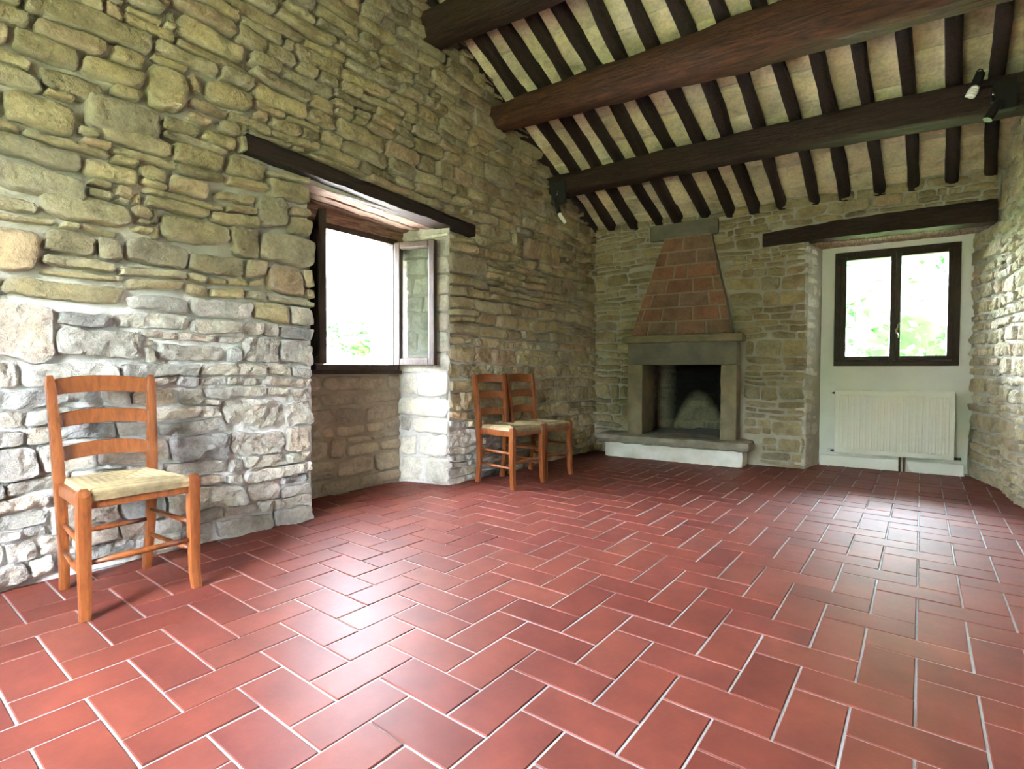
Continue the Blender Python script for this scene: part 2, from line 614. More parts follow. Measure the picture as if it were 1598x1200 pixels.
def stone_mesh(w, h, prot, rough, seed, gap=0.011, tone=None, power=None, fine=0.019, ridge=0.5, rim=0.080, round_=0.014):
    """one stone in its own frame: x across, z up, y out of the wall; origin at its middle"""
    rg = random.Random(seed)
    nx = max(4, min(22, int(w / fine))) + 4
    nz = max(3, min(12, int(h / fine))) + 4
    ex = power if power else rg.uniform(3.0, 7.0)
    a, b = max(w / 2 - gap, 0.012), max(h / 2 - gap * 0.8, 0.010)
    off = Vector((rg.uniform(-50, 50), rg.uniform(-50, 50), rg.uniform(-50, 50)))
    tx, tz = rg.uniform(-0.06, 0.06), rg.uniform(-0.16, 0.10)
    skx = rg.uniform(-0.12, 0.12) * min(h, 0.1)
    tr, tg = (rg.random(), rg.random()) if tone is None else tone
    gq, gp = [], []
    for (g_, n_, half) in ((gq, nx, a), (gp, nz, b)):
        e1, e2 = 1 - min(0.20, 0.0045 / half), 1 - min(0.38, 0.013 / half)
        g_ += [-1, -e1] + [-e2 + 2 * e2 * k / (n_ - 4) for k in range(n_ - 3)] + [e1, 1]
    vs, cs = [], []
    for j in range(nz + 1):
        for i in range(nx + 1):
            q, p = gq[i], gp[j]
            r = max(abs(q), abs(p))
            if r > 1e-6:
                dq, dp = q / r, p / r
                m_ = (abs(dq) ** ex + abs(dp) ** ex) ** (-1 / ex)
            else:
                m_ = 1
            x, z = q * m_ * a, p * m_ * b
            wob = 1 + 0.07 * noise.noise(Vector((q * 1.3, p * 1.3, 0)) + off) * (1 if r > 0.3 else 0.5)
            x = x * wob + skx * p
            z = z * (1 + 0.16 * noise.noise(Vector((q * 2.2 * w / 0.25, 3.1, p)) + off)) + 0.1 * b * noise.noise(Vector((q * 2.0, 7.7, 0)) + off)
            P = Vector((x, 0, z)) + off
            f = noise.noise(P * 8) * 0.9 + noise.noise(P * 21) * 0.5 + noise.noise(P * 47) * 0.28
            f -= ridge * abs(noise.noise(P * 13 + Vector((5, 5, 5)))) * 1.6
            d = prot + rough * f + x * tx + z * tz
            if r > 0.999:
                d = -rim
            else:
                lip = min(max((1 - abs(q)) * a, 0.0), max((1 - abs(p)) * b, 0.0))
                d -= round_ * max(0.0, 1 - lip / 0.030) ** 2
            vs.append((x, d, z))
            cs.append((tr, tg, r))
    n = nx + 1
    fs = [(j * n + i, (j + 1) * n + i, (j + 1) * n + i + 1, j * n + i + 1) for j in range(nz) for i in range(nx)]
    return vs, fs, cs


STONE_SEED = [100]


def warp(u, v, amp, ph=0.0):
    a = noise.noise(Vector((u * 1.1, v * 1.6, 3.3 + ph))) * 1.5 + noise.noise(Vector((u * 4.3, v * 4.3, 6.1 + ph))) * 0.8 + noise.noise(Vector((u * 10, v * 10, 1.7 + ph))) * 0.35
    b = noise.noise(Vector((u * 1.0, v * 1.4, 9.1 + ph))) * 1.7 + noise.noise(Vector((u * 3.6, v * 5.0, 2.9 + ph))) * 0.75 + noise.noise(Vector((u * 9, v * 11, 8.2 + ph))) * 0.35
    return amp * a, amp * b


def lay_stones(parent, name, mat, origin, eu, en, rects, style, limit=300, amp=0.022, rest='stone_rubble'):
    """each box becomes a stone; those showing largest become objects, the rest one mesh"""
    origin, eu, en = Vector(origin), Vector(eu).normalized(), Vector(en).normalized()
    items = []
    for rc in rects:
        cu, cv = (rc[0] + rc[2]) / 2, (rc[1] + rc[3]) / 2
        P = origin + eu * cu + UZ * cv
        d = P - CAM
        dep = d.dot(fw)
        vis = dep > 0.2 and abs(d.dot(r2) / dep) < 1.02 and abs(d.dot(u2) / dep) < 0.78
        size = (rc[2] - rc[0]) * (rc[3] - rc[1]) / d.length ** 2 * (1 if vis else 0.02)
        items.append((size, P, rc, cu, cv))
    items.sort(key=lambda k: -k[0])
    far = MB()
    for k, (size, P, rc, cu, cv) in enumerate(items):
        STONE_SEED[0] += 1
        w, h = rc[2] - rc[0], rc[3] - rc[1]
        rg = random.Random(STONE_SEED[0])
        kw = style(rg, P, w, h)
        flat = kw.pop('flat', False)
        vs, fs, cs = stone_mesh(w, h, seed=STONE_SEED[0], **kw)
        rot = rg.uniform(-0.035, 0.035)
        out = []
        for (x, d, z) in vs:
            x, z = x - z * rot, z + x * rot
            du, dv = warp(cu + x, cv + z, amp)
            out.append(eu * (x + du) + UZ * (z + dv) + en * d)
        if k < limit:
            o = link(name, mesh_from(name, out, fs, cs), mat, parent, smooth=not flat)
            o.location = P
        else:
            far.add([P + q for q in out], fs, cs)
    if far.v:
        tag(far.build(rest, mat, parent, smooth=True, tint=True), kind='stuff')


def skin(mb, origin, eu, en, Wm, Hm, free, step=0.035, amp=0.011, off=-0.006, deep=0.0):
    """rough mortar face with holes where free() is false"""
    origin, eu, en = Vector(origin), Vector(eu).normalized(), Vector(en).normalized()
    nu, nv = max(2, int(Wm / step)), max(2, int(Hm / step))
    vs = []
    for j in range(nv + 1):
        for i in range(nu + 1):
            u, v = Wm * i / nu, Hm * j / nv
            d = off - deep * min(1.0, max(0.0, (v - 1.1) / 0.3)) + amp * (noise.noise(Vector((u * 7, v * 7, 1.5))) + 0.6 * noise.noise(Vector((u * 19, v * 19, 4.5))))
            vs.append(origin + eu * u + UZ * v + en * d)
    fs = []
    n = nu + 1
    for j in range(nv):
        for i in range(nu):
            if free(Wm * (i + 0.5) / nu, Hm * (j + 0.5) / nv):
                fs.append((j * n + i, (j + 1) * n + i, (j + 1) * n + i + 1, j * n + i + 1))
    return mb.add(vs, fs)


# ================================================================== SETTING
# ------------------------------------------------------------------ floor
TS = 0.142
floor_mb = MB()
floor_mb.prism([(-2.62, -3.1), (2.6, -3.1), (2.0, 4.75), (-2.62, 4.45)], -0.20, -0.0035)
floor = tag(floor_mb.build('floor', 'grout'), 'terracotta tile floor laid in a herringbone pattern', kind='structure')


def tile_piece(cx, cy, lx, ly, rg):
    g, bz, th = 0.0032, 0.0025, 0.012
    a, b = lx / 2 - g, ly / 2 - g
    vs = [(-a, -b, -th), (a, -b, -th), (a, b, -th), (-a, b, -th),
          (-a, -b, -bz), (a, -b, -bz), (a, b, -bz), (-a, b, -bz),
          (-a + bz, -b + bz, 0), (a - bz, -b + bz, 0), (a - bz, b - bz, 0), (-a + bz, b - bz, 0)]
    fs = [(0, 1, 5, 4), (1, 2, 6, 5), (2, 3, 7, 6), (3, 0, 4, 7), (4, 5, 9, 8), (5, 6, 10, 9), (6, 7, 11, 10), (7, 4, 8, 11), (8, 9, 10, 11)]
    return vs, fs


def in_room(x, y):
    P = Vector((x, y, 0)) - B0
    s, t = P.dot(ES), P.dot(ET)
    if s > RS + 0.10 or y < -2.95:
        return False
    if x < LX - 0.08:
        return 0.10 < y < 1.36 and x > -2.68
    if t < 0.0:
        return t > -0.08 or (2.10 < s < RS and t > -0.50)
    return True


tiles = []
for i in range(-60, 60):
    for j in range(-30, 30):
        ox, oy = i + 2 * j, -i + 2 * j
        for (lx, ly, cx, cy) in ((1, 2, ox + 0.5, oy - 1.0), (2, 1, ox + 2.0, oy - 0.5)):
            x, y = cx * TS, cy * TS
            if not (-3 < x < 2.6 and -4.2 < y < 4.8) or not in_room(x, y):
                continue
            d = Vector((x, y, 0)) - CAM
            dep = d.dot(fw)
            sx = d.dot(r2) / dep * FPX if dep > 0.3 else 9999
            sy = -d.dot(u2) / dep * FPX if dep > 0.3 else 9999
            vis = dep > 0.3 and abs(sx) < 880 and sy < 680
            tiles.append((not vis, dep if vis else d.length, x, y, lx * TS, ly * TS))
tiles.sort(key=lambda k: (k[0], k[1]))
tmesh = {}
for key, lx, ly in (('a', TS, 2 * TS), ('b', 2 * TS, TS)):
    vs, fs = tile_piece(0, 0, lx, ly, RNG)
    tmesh[key] = mesh_from('tile', vs, fs)
    tmesh[key].materials.append(M['tile'])
field = MB()
for k, (hid, dep, x, y, lx, ly) in enumerate(tiles):
    dz, ax, ay = RNG.uniform(-0.0012, 0.0008), RNG.gauss(0, 0.0022), RNG.gauss(0, 0.0022)
    if k < 300:
        o = bpy.data.objects.new('tile', tmesh['a' if lx < ly else 'b'])
        COL.objects.link(o)
        o.parent = floor
        o.location = (x, y, dz)
        o.rotation_euler = (ax, ay, RNG.gauss(0, 0.003))
    else:
        vs, fs = tile_piece(0, 0, lx, ly, RNG)
        T = Matrix.Translation((x, y, dz)) @ Matrix.Rotation(ax, 4, 'X') @ Matrix.Rotation(ay, 4, 'Y')
        c = RNG.random()
        field.add([T @ Vector(v) for v in vs], fs, [(c, 0, 0)] * len(vs))
tag(field.build('tile_field', 'tile_field', floor, tint=True), kind='stuff')

# ------------------------------------------------------------------ long stone wall on the left
OY0, OY1, OZ = 0.14, 1.32, 2.07           # recess of the open window
WY0, WY1, WZ0, WZ1 = 0.41, 1.15, 0.92, 1.975   # its frame
LB = LX - 0.085
wl = MB()
wl.prism([(LB, OY0 + .0), (-2.60, OY0 + 0.10), (-2.60, WY0 + 0.02), (-2.86, WY0 - 0.04), (-2.86, -3.2), (LB, -3.2)], -0.1, 5.0)
wl.prism([(LB, OY1), (-2.60, OY1 - 0.115), (-2.60, WY1 - 0.03), (-2.86, WY1 - 0.02), (-2.86, 4.8), (LB, 4.8)], -0.1, 5.0)
wl.prism([(LB, OY0 - 0.05), (LB, OY1 + 0.05), (-2.86, OY1 + 0.05), (-2.86, OY0 - 0.05)], OZ + 0.05, 5.0)
wl.prism([(-2.60, OY0), (-2.60, OY1), (-2.86, OY1), (-2.86, OY0)], -0.1, WZ0 + 0.01)
wl.prism([(-2.575, OY0), (-2.575, OY1), (-2.86, OY1), (-2.86, OY0)], WZ1 - 0.01, OZ + 0.1)
Y0L = -2.5


def zroof_left(y):
    P = Vector((LX, y, 0)) - B0
    return zr(max(0.0, P.dot(ET)))


def lin1(y):                                # underside and top of the slanting oak lintel
    k = (y + 0.25) / 1.87
    return 2.125 - 0.085 * k, 2.225 - 0.095 * k


def free_left(u, v):
    y = Y0L + u
    if v > zroof_left(y) + 0.10:
        return False
    if OY0 - 0.005 < y < OY1 + 0.005 and v < 2.08:
        return False
    a, b = lin1(y)
    if -0.26 < y < 1.62 and a - 0.005 < v < b + 0.005:
        return False
    return True


def free_left_skin(u, v):
    y = Y0L + u
    if v > zroof_left(y) + 0.25:
        return False
    return not (OY0 - 0.01 < y < OY1 + 0.01 and v < 2.08)


skin(wl, (LX - 0.018, Y0L, 0), (0, 1, 0), (1, 0, 0), 3.72 - Y0L, 4.6, free_left_skin, deep=0.030)
# skins of the recess
JR0, JR1 = Vector((LX, OY1, 0)), Vector((-2.585, OY1 - 0.115, 0))
jr_eu = (JR1 - JR0).normalized()
jr_en = Vector((jr_eu.y, -jr_eu.x, 0))
if jr_en.y > 0:
    jr_en = -jr_en
skin(wl, JR0 - jr_en * 0.02, jr_eu, jr_en, (JR1 - JR0).length, 2.08, lambda u, v: True, 0.03, 0.007)
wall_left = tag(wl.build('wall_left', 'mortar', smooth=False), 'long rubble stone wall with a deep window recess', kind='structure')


sizes_left = SZ(0.075, 0.20, (0.18, 0.42), (0.14, 0.40))


rf = MB()
skin(rf, (-2.582, OY0 + 0.05, 0), (0, 1, 0), (1, 0, 0), OY1 - OY0 - 0.1, WZ0, lambda u, v: True, 0.03, 0.008)
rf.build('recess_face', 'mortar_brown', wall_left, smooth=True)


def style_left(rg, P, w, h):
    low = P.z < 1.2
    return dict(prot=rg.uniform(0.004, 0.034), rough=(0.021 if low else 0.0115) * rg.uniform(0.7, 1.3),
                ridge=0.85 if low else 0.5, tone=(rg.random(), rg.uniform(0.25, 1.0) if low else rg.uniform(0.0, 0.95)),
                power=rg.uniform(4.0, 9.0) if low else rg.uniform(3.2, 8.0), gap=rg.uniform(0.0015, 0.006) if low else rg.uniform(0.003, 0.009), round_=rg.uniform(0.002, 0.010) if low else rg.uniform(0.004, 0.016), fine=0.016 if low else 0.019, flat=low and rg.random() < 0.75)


def wall_box(px, py, w, h):
    d = fw + r2 * ((px - 799) / FPX) - u2 * ((py - 600) / FPX)
    P = CAM + d * ((LX - CAM.x) / d.x)
    return (P.y - w / 2 - Y0L, P.z - h / 2, P.y + w / 2 - Y0L, P.z + h / 2)


feature = [wall_box(*a) for a in (
    (198, 183, .32, .16), (35, 515, .24, .26), (22, 385, .18, .18), (112, 450, .42, .10), (55, 280, .34, .12),
    (265, 140, .18, .22), (135, 325, .34, .12), (300, 285, .20, .10), (250, 475, .26, .08), (400, 640, .36, .16),
    (300, 548, .32, .10), (60, 170, .24, .14), (215, 215, .30, .08), (360, 150, .26, .12), (425, 330, .18, .18),
    (445, 440, .22, .16), (250, 395, .28, .14), (120, 130, .24, .10), (330, 60, .34, .12), (450, 300, .24, .12))]
rects = pack(3.74 - Y0L, 4.4, free_left, sizes_left, forced=feature)
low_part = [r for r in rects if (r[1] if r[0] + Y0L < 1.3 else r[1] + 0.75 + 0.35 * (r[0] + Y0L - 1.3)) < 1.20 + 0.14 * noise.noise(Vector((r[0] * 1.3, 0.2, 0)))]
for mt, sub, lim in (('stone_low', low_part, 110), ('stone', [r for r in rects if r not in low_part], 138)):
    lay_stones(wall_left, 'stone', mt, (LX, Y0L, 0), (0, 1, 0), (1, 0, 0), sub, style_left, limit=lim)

# recess stones: whitewashed blocks on the splayed side, flush brown stones under the window
jw = (JR1 - JR0).length
rects = pack(jw, 2.02, lambda u, v: True, SZ(0.13, 0.30, (0.22, 0.44), (0.2, 0.44), 0.26, 0.5))
lay_stones(wall_left, 'stone', 'stone_pale', JR0, jr_eu, jr_en, rects,
           lambda rg, P, w, h: dict(prot=0.004, rough=0.007, gap=0.006, power=9.0, ridge=0.3, rim=0.02), amp=0.0)
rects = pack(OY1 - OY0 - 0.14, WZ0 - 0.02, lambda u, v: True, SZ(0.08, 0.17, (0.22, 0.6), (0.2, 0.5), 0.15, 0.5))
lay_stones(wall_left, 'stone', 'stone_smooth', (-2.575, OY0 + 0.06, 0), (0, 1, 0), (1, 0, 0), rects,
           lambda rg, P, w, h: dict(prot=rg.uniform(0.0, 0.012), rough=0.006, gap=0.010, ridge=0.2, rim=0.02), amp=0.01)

# ------------------------------------------------------------------ fireplace wall
FX0, FX1, FZ0, FZ1 = 0.63, 1.41, 0.25, 0.975     # mouth of the firebox
NS0, NS1, NZ = 2.13, RS, 2.13                    # niche
NB = -0.42                                       # plaster at the back of the niche
GS0, GS1, GZ0, GZ1 = 2.345, 3.295, 0.975, 2.07   # its window
BT = -0.045
wb_ = MB()
wb_.stbox(-0.75, 0.46, -0.95, BT, -0.1, 3.2)
wb_.prism([tuple(st(*q)[:2]) for q in ((1.56, BT), (NS0, BT), (2.235, NB), (2.235, -0.75), (1.56, -0.75))], -0.1, 3.2)
wb_.stbox(0.46, 1.56, -0.75, BT, 1.12, 3.2)
wb_.stbox(0.46, 1.56, -0.75, BT, -0.1, 0.20)
wb_.stbox(0.46, 1.56, -0.95, -0.62, 0.0, 1.3)
wb_.stbox(NS0 - 0.02, 3.95, -0.75, BT, NZ + 0.13, 3.2)
wb_.stbox(2.20, GS0, -0.75, NB - 0.02, -0.1, NZ + 0.2)
wb_.stbox(GS1, 3.95, -0.75, NB - 0.02, -0.1, NZ + 0.2)
wb_.stbox(GS0 - .01, GS1 + .01, -0.75, NB - 0.02, -0.1, GZ0)
wb_.stbox(GS0 - .01, GS1 + .01, -0.75, NB - 0.02, GZ1, NZ + 0.2)


def hood_edge(z):
    k = (z - 1.29) / (2.30 - 1.29)
    return 0.483 + (0.819 - 0.483) * k, 1.506 + (1.285 - 1.506) * k


def lin2(s):
    k = (s - 1.75) / 1.66
    return 2.128 - 0.012 * k + 0.01 * math.sin(k * 3), 2.245 + 0.05 * k + 0.02 * math.sin(k * 3.1)


def free_back(u, v):
    s = u
    if v > zr(0) + 0.08:
        return False
    if s > NS0 and v < NZ + 0.02:
        return False
    a, b = lin2(s)
    if s > 1.74 and a - 0.005 < v < b + 0.005:
        return False
    if 0.42 < s < 1.60 and v < 1.29:
        return False
    if v < 0.26 and 0.10 < s < 1.76:
        return v > 0.25
    if 1.28 < v < 2.31:
        a, b = hood_edge(v)
        if a - 0.01 < s < b + 0.01:
            return False
    if 0.63 < s < 1.35 and 2.29 < v < 2.48:
        return False
    return True


def free_back_skin(u, v):
    if v > 3.0 or (u > NS0 and v < NZ + 0.03):
        return False
    return not (0.47 < u < 1.55 and 0.2 < v < 1.14)


skin(wb_, st(0, -0.018), ES, ET, RS, 3.2, free_back_skin)
# left side of the niche
NJ0, NJ1 = st(NS0, 0), st(2.225, NB)
nj_eu = (NJ1 - NJ0).normalized()
nj_en = ES.copy()
skin(wb_, NJ0 - ES * 0.015, nj_eu, nj_en, (NJ1 - NJ0).length, NZ, lambda u, v: True, 0.03, 0.01)
wall_back = tag(wb_.build('wall_back', 'mortar_plain'), 'rubble stone end wall with fireplace and plastered window niche', kind='structure')


sizes_back = SZ(0.06, 0.16, (0.15, 0.34), (0.12, 0.34), 0.095, 0.125)


def style_back(rg, P, w, h):
    return dict(prot=rg.uniform(0.006, 0.022), rough=0.009, ridge=0.4, power=rg.uniform(3.0, 7.0), gap=rg.uniform(0.003, 0.009),
                tone=(rg.random(), rg.uniform(0, 0.8)))


rects = pack(RS, 2.6, free_back, sizes_back, forced=[(1.84, 0.30, 2.12, 0.44), (1.90, 0.14, 2.10, 0.28)])
lay_stones(wall_back, 'stone', 'stone', st(0, 0), ES, ET, rects, style_back, limit=275)
rects = pack((NJ1 - NJ0).length, NZ - 0.02, lambda u, v: True, SZ(0.08, 0.2, (0.2, 0.42), (0.14, 0.4), 0.15, 0.5))
lay_stones(wall_back, 'stone', 'stone_pale', NJ0, nj_eu, nj_en, rects,
           lambda rg, P, w, h: dict(prot=rg.uniform(0.0, 0.015), rough=0.012, gap=0.008, ridge=0.5), amp=0.01)

# white plaster at the back of the niche with its wavy sides and the thicker foot
pl = MB()


def niche_edge(z):
    return 2.20 + 0.06 * noise.noise(Vector((z * 2.2, 0.5, 0))) * 0.5 + 0.03 * (1 - z / 2.1), 3.385 + 0.035 * noise.noise(Vector((z * 3.0, 8.5, 0)))


nz_, ns_ = 44, 40
vs, fs = [], []
for j in range(nz_ + 1):
    z = NZ * j / nz_ + 0.02
    a, b = niche_edge(z)
    for i in range(ns_ + 1):
        s = a + (b - a) * i / ns_
        d = 0.004 * noise.noise(Vector((s * 4, z * 4, 2)))
        vs.append(st(s, NB + d, z))
for j in range(nz_):
    for i in range(ns_):
        k = j * (ns_ + 1) + i
        s = 2.2 + 1.19 * (i + 0.5) / ns_
        z = NZ * (j + 0.5) / nz_
        if GS0 + 0.03 < s < GS1 - 0.03 and GZ0 + 0.03 < z < GZ1 - 0.03:
            continue
        fs.append((k, k + 1, k + ns_ + 2, k + ns_ + 1))
pl.add(vs, fs)
pl.build('plaster_face', 'plaster', wall_back, smooth=True)
ft = MB()
ft.stbox(2.24, 3.35, NB - 0.02, NB + 0.035, -0.01, 0.105)
ft.build('plaster_foot', 'plaster', wall_back, bevel=0.012)
# window reveal outside the frame
rv = MB()
for q in ((GS0 - 0.02, GS0 + 0.02, GZ0, GZ1), (GS1 - 0.02, GS1 + 0.02, GZ0, GZ1)):
    rv.stbox(q[0], q[1], -0.75, NB - 0.06, q[2], q[3])
rv.stbox(GS0, GS1, -0.78, NB - 0.06, GZ0 - 0.04, GZ0 + 0.015)
rv.build('window_reveal', 'plaster', wall_back)

# ------------------------------------------------------------------ right wall
wr = MB()
wr.prism([tuple(st(*q)[:2]) for q in ((RS + 0.04, 0.10), (RS + 0.04, 7.1), (RS + 0.5, 7.1), (RS + 0.5, -0.8), (3.42, -0.8), (3.40, NB - 0.02))], -0.1, 5.0)


def roof_r(u, v):
    return v < zr(max(u - 0.1, 0)) + 0.12


RW0, RW1 = st(RS, 0.05), st(RS, 4.6)
SP0, SP1 = st(3.375, NB - 0.02), st(RS, 0.12)
sp_eu = (SP1 - SP0).normalized()
sp_en = Vector((-sp_eu.y, sp_eu.x, 0))
if sp_en.dot(ES) > 0:
    sp_en = -sp_en
skin(wr, st(RS + 0.015, 0.05), ET, -ES, 4.55, 4.4, lambda u, v: v < zr(u) + 0.2, 0.04, 0.012)
skin(wr, SP0 - sp_en * 0.015, sp_eu, sp_en, (SP1 - SP0).length, NZ + 0.1, lambda u, v: True, 0.03, 0.012)
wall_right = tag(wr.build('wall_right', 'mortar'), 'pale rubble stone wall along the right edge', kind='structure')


def style_right(rg, P, w, h):
    return dict(prot=rg.uniform(0.002, 0.018), rough=0.016, ridge=0.8, round_=0.005, power=rg.uniform(3.0, 6.5), gap=0.010, tone=(rg.random(), rg.uniform(0.3, 1.0)))


rects = pack(2.6, 3.7, lambda u, v: roof_r(u, v), SZ(0.07, 0.15, (0.14, 0.34), (0.12, 0.3)))
lay_stones(wall_right, 'stone', 'stone', RW0, ET, -ES, rects, style_right, limit=230)
rects = pack((SP1 - SP0).length, NZ, lambda u, v: True, SZ(0.07, 0.15, (0.14, 0.34), (0.12, 0.3)))
lay_stones(wall_right, 'stone', 'stone', SP0, sp_eu, sp_en, rects, style_right, amp=0.01)

# ------------------------------------------------------------------ wall behind the camera, with a wide open window
we = MB()
DX0, DX1, DZ = -1.15, -0.2, 2.2
we.box((-2.9, -3.2, -0.1), (DX0, -2.8, 5.2))
we.box((DX1, -3.2, -0.1), (3.0, -2.8, 5.2))
we.box((DX0 - .01, -3.2, -0.1), (DX1 + .01, -2.8, 0.65))
we.box((DX0 - .01, -3.2, DZ), (DX1 + .01, -2.8, 5.2))
wall_rear = tag(we.build('wall_rear', 'render_wall'), 'plastered wall with a wide open window', kind='structure')

# ------------------------------------------------------------------ ceiling
ce = MB()
RT = 4.4
TZ = 0.088           # rafter depth


def slab(t0, t1, z0, z1):
    c = [st(-1.1, t0, z0), st(RS + 0.6, t0, z0), st(RS + 0.6, t1, z1), st(-1.1, t1, z1)]
    ce.hexa([c[0], c[1], c[2], c[3]] + [p + UZ * 0.16 for p in c])


slab(-0.95, RT, zr(-0.95) + TZ + 0.02, zr(RT) + TZ + 0.02)
slab(RT, 7.4, zr(RT) + TZ + 0.02, zr(RT) + TZ + 0.02 - 0.465 * (7.4 - RT))
ceiling = tag(ce.build('ceiling', 'deck'), 'sloping ceiling of pale tiles laid on dark rafters', kind='structure')

RAFT = [-0.03, 0.211, 0.463, 0.718, 0.941, 1.193, 1.439, 1.679, 1.919, 2.173, 2.414, 2.666, 2.908, 3.162, 3.405, 3.65, 3.895]
TT = math.hypot(1, 0.465)
for k, s0 in enumerate(RAFT):
    rg = random.Random(500 + k)
    pts, rad = [], []
    ph, wv = rg.uniform(0, 9), rg.uniform(0.006, 0.020)
    w0 = rg.uniform(0.040, 0.050)
    for i in range(30):
        t = -0.12 + 4.4 * i / 29
        s = fan(s0, t) + wv * math.sin(t * 2.3 + ph) + 0.006 * noise.noise(Vector((t * 3, k * 7.1, 0)))
        pts.append(st(s, t, zr(t) + 0.048 + 0.006 * noise.noise(Vector((t * 2.5, k * 3.3, 5)))))
        rad.append(w0 * (1 + 0.22 * noise.noise(Vector((t * 4, k * 2.7, 9)))))
    mb = MB().tube(pts, rad, 12, up=(0, 0, 1), aspect=(1.0, 1.08), power=rg.uniform(3.0, 6.0))
    mb.build('rafter', 'rafter', ceiling, smooth=True)
cols = [(-0.32, RAFT[0])] + list(zip(RAFT[:-1], RAFT[1:])) + [(RAFT[-1], RAFT[-1] + 0.2)]
for k, (sa, sb) in enumerate(cols):
    rg = random.Random(900 + k)
    t = -0.10 + rg.uniform(-0.1, 0.04)
    while t < 3.2:
        ln = rg.uniform(0.235, 0.285)
        g = 0.006
        dz = rg.uniform(-0.008, 0.010)
        til = rg.uniform(-0.028, 0.028)
        vs, cs = [], []
        tr, tg = rg.random(), rg.uniform(0.3, 0.9)
        nxx, nyy = 4, 4
        for layer in (0, 1):
            for j in range(nyy + 1):
                for i in range(nxx + 1):
                    q, p = i / nxx, j / nyy
                    tt = t + g + (ln - 2 * g) * p
                    s = fan(sa, tt) * (1 - q) + fan(sb, tt) * q
                    e = max(abs(2 * q - 1), abs(2 * p - 1))
                    z = zr(tt) + TZ + dz + til * (p - 0.5) + 0.007 * noise.noise(Vector((s * 6, tt * 6, 2))) + (0.004 if abs(2 * p - 1) > 0.99 else 0)
                    vs.append(st(s, tt, z + 0.03 * layer))
                    cs.append((tr, tg, e))
        n1_ = (nxx + 1) * (nyy + 1)
        fs = []
        for j in range(nyy):
            for i in range(nxx):
                a = j * (nxx + 1) + i
                fs.append((a, a + nxx + 1, a + nxx + 2, a + 1))
        rim = [i for i in range(nxx)] 
        for i in range(nxx):
            fs.append((i, i + 1, i + 1 + n1_, i + n1_))
            a = nyy * (nxx + 1) + i
            fs.append((a + 1, a, a + n1_, a + 1 + n1_))
        link('ceiling_tile', mesh_from('ceiling_tile', vs, fs, cs), 'ceiling_tile', ceiling, smooth=False)
        t += ln


# ------------------------------------------------------------------ great beams
def log(name, mat, label, t, zc, prof, seed, s0=-0.30, s1=RS + 0.06, sag=0.0, pw=2.7):
    pts, rad = [], []
    n = 110
    root = fan(0, t)
    a = root - 0.03
    mb = MB()
    nn = 30
    verts, faces = [], []
    for i in range(n + 1):
        k = i / n
        s = a + (s1 - a) * k
        r = prof(k) * (1 + 0.05 * noise.noise(Vector((k * 9, seed, 0))))
        cz = zc + sag * math.sin(k * math.pi) + 0.012 * noise.noise(Vector((k * 4, seed, 4)))
        ct = t + 0.015 * noise.noise(Vector((k * 4, seed, 8)))
        for j in range(nn):
            an = 2 * math.pi * j / nn
            ca, sa = math.cos(an), math.sin(an)
            m_ = (abs(ca) ** pw + abs(sa) ** pw) ** (-1 / pw)
            rr = r * m_ * (1 + 0.10 * noise.noise(Vector((k * 14, ca * 1.5, sa * 1.5 + seed))) + 0.06 * noise.noise(Vector((k * 6, ca * 6, sa * 6 + seed))))
            verts.append(Vector((s, ct + ca * rr, cz + sa * rr)))
    # own axes: x along the beam so that the grain follows it
    for i in range(n):
        for j in range(nn):
            faces.append((i * nn + j, i * nn + (j + 1) % nn, (i + 1) * nn + (j + 1) % nn, (i + 1) * nn + j))
    faces.append(tuple(range(nn - 1, -1, -1)))
    faces.append(tuple(range(n * nn, (n + 1) * nn)))
    mb.add([Vector((v.x, -(v.y - t), v.z - zc)) for v in verts], faces)
    o = mb.build(name, mat, smooth=True)
    o.location = st(0, t, zc)
    o.rotation_euler = (0, 0, SKEW)
    return tag(o, label, 'beam', 'log beams under the rafters')


log('ceiling_beam', 'beam', 'lowest dark log beam, nearest the fireplace wall, carrying two lamps', 0.88, 2.755, lambda k: 0.092 + 0.024 * k, 3.0, sag=0.02, pw=5.5)
log('ceiling_beam', 'beam_red', 'middle thick reddish brown log beam under the rafters', 1.76, 3.115, lambda k: 0.108 + 0.05 * min(1, k * 1.8), 8.0, sag=0.015)
log('ceiling_beam', 'beam', 'uppermost dark log beam at the top edge of the picture', 2.52, 3.50, lambda k: 0.125 + 0.03 * k, 14.0)


# ------------------------------------------------------------------ more helpers
def pix(px, py, t):
    """the point of the plane t that lies behind a pixel"""
    d = fw + r2 * ((px - 799) / FPX) - u2 * ((py - 600) / FPX)
    k = (t - (CAM - B0).dot(ET)) / d.dot(ET)
    return CAM + d * k


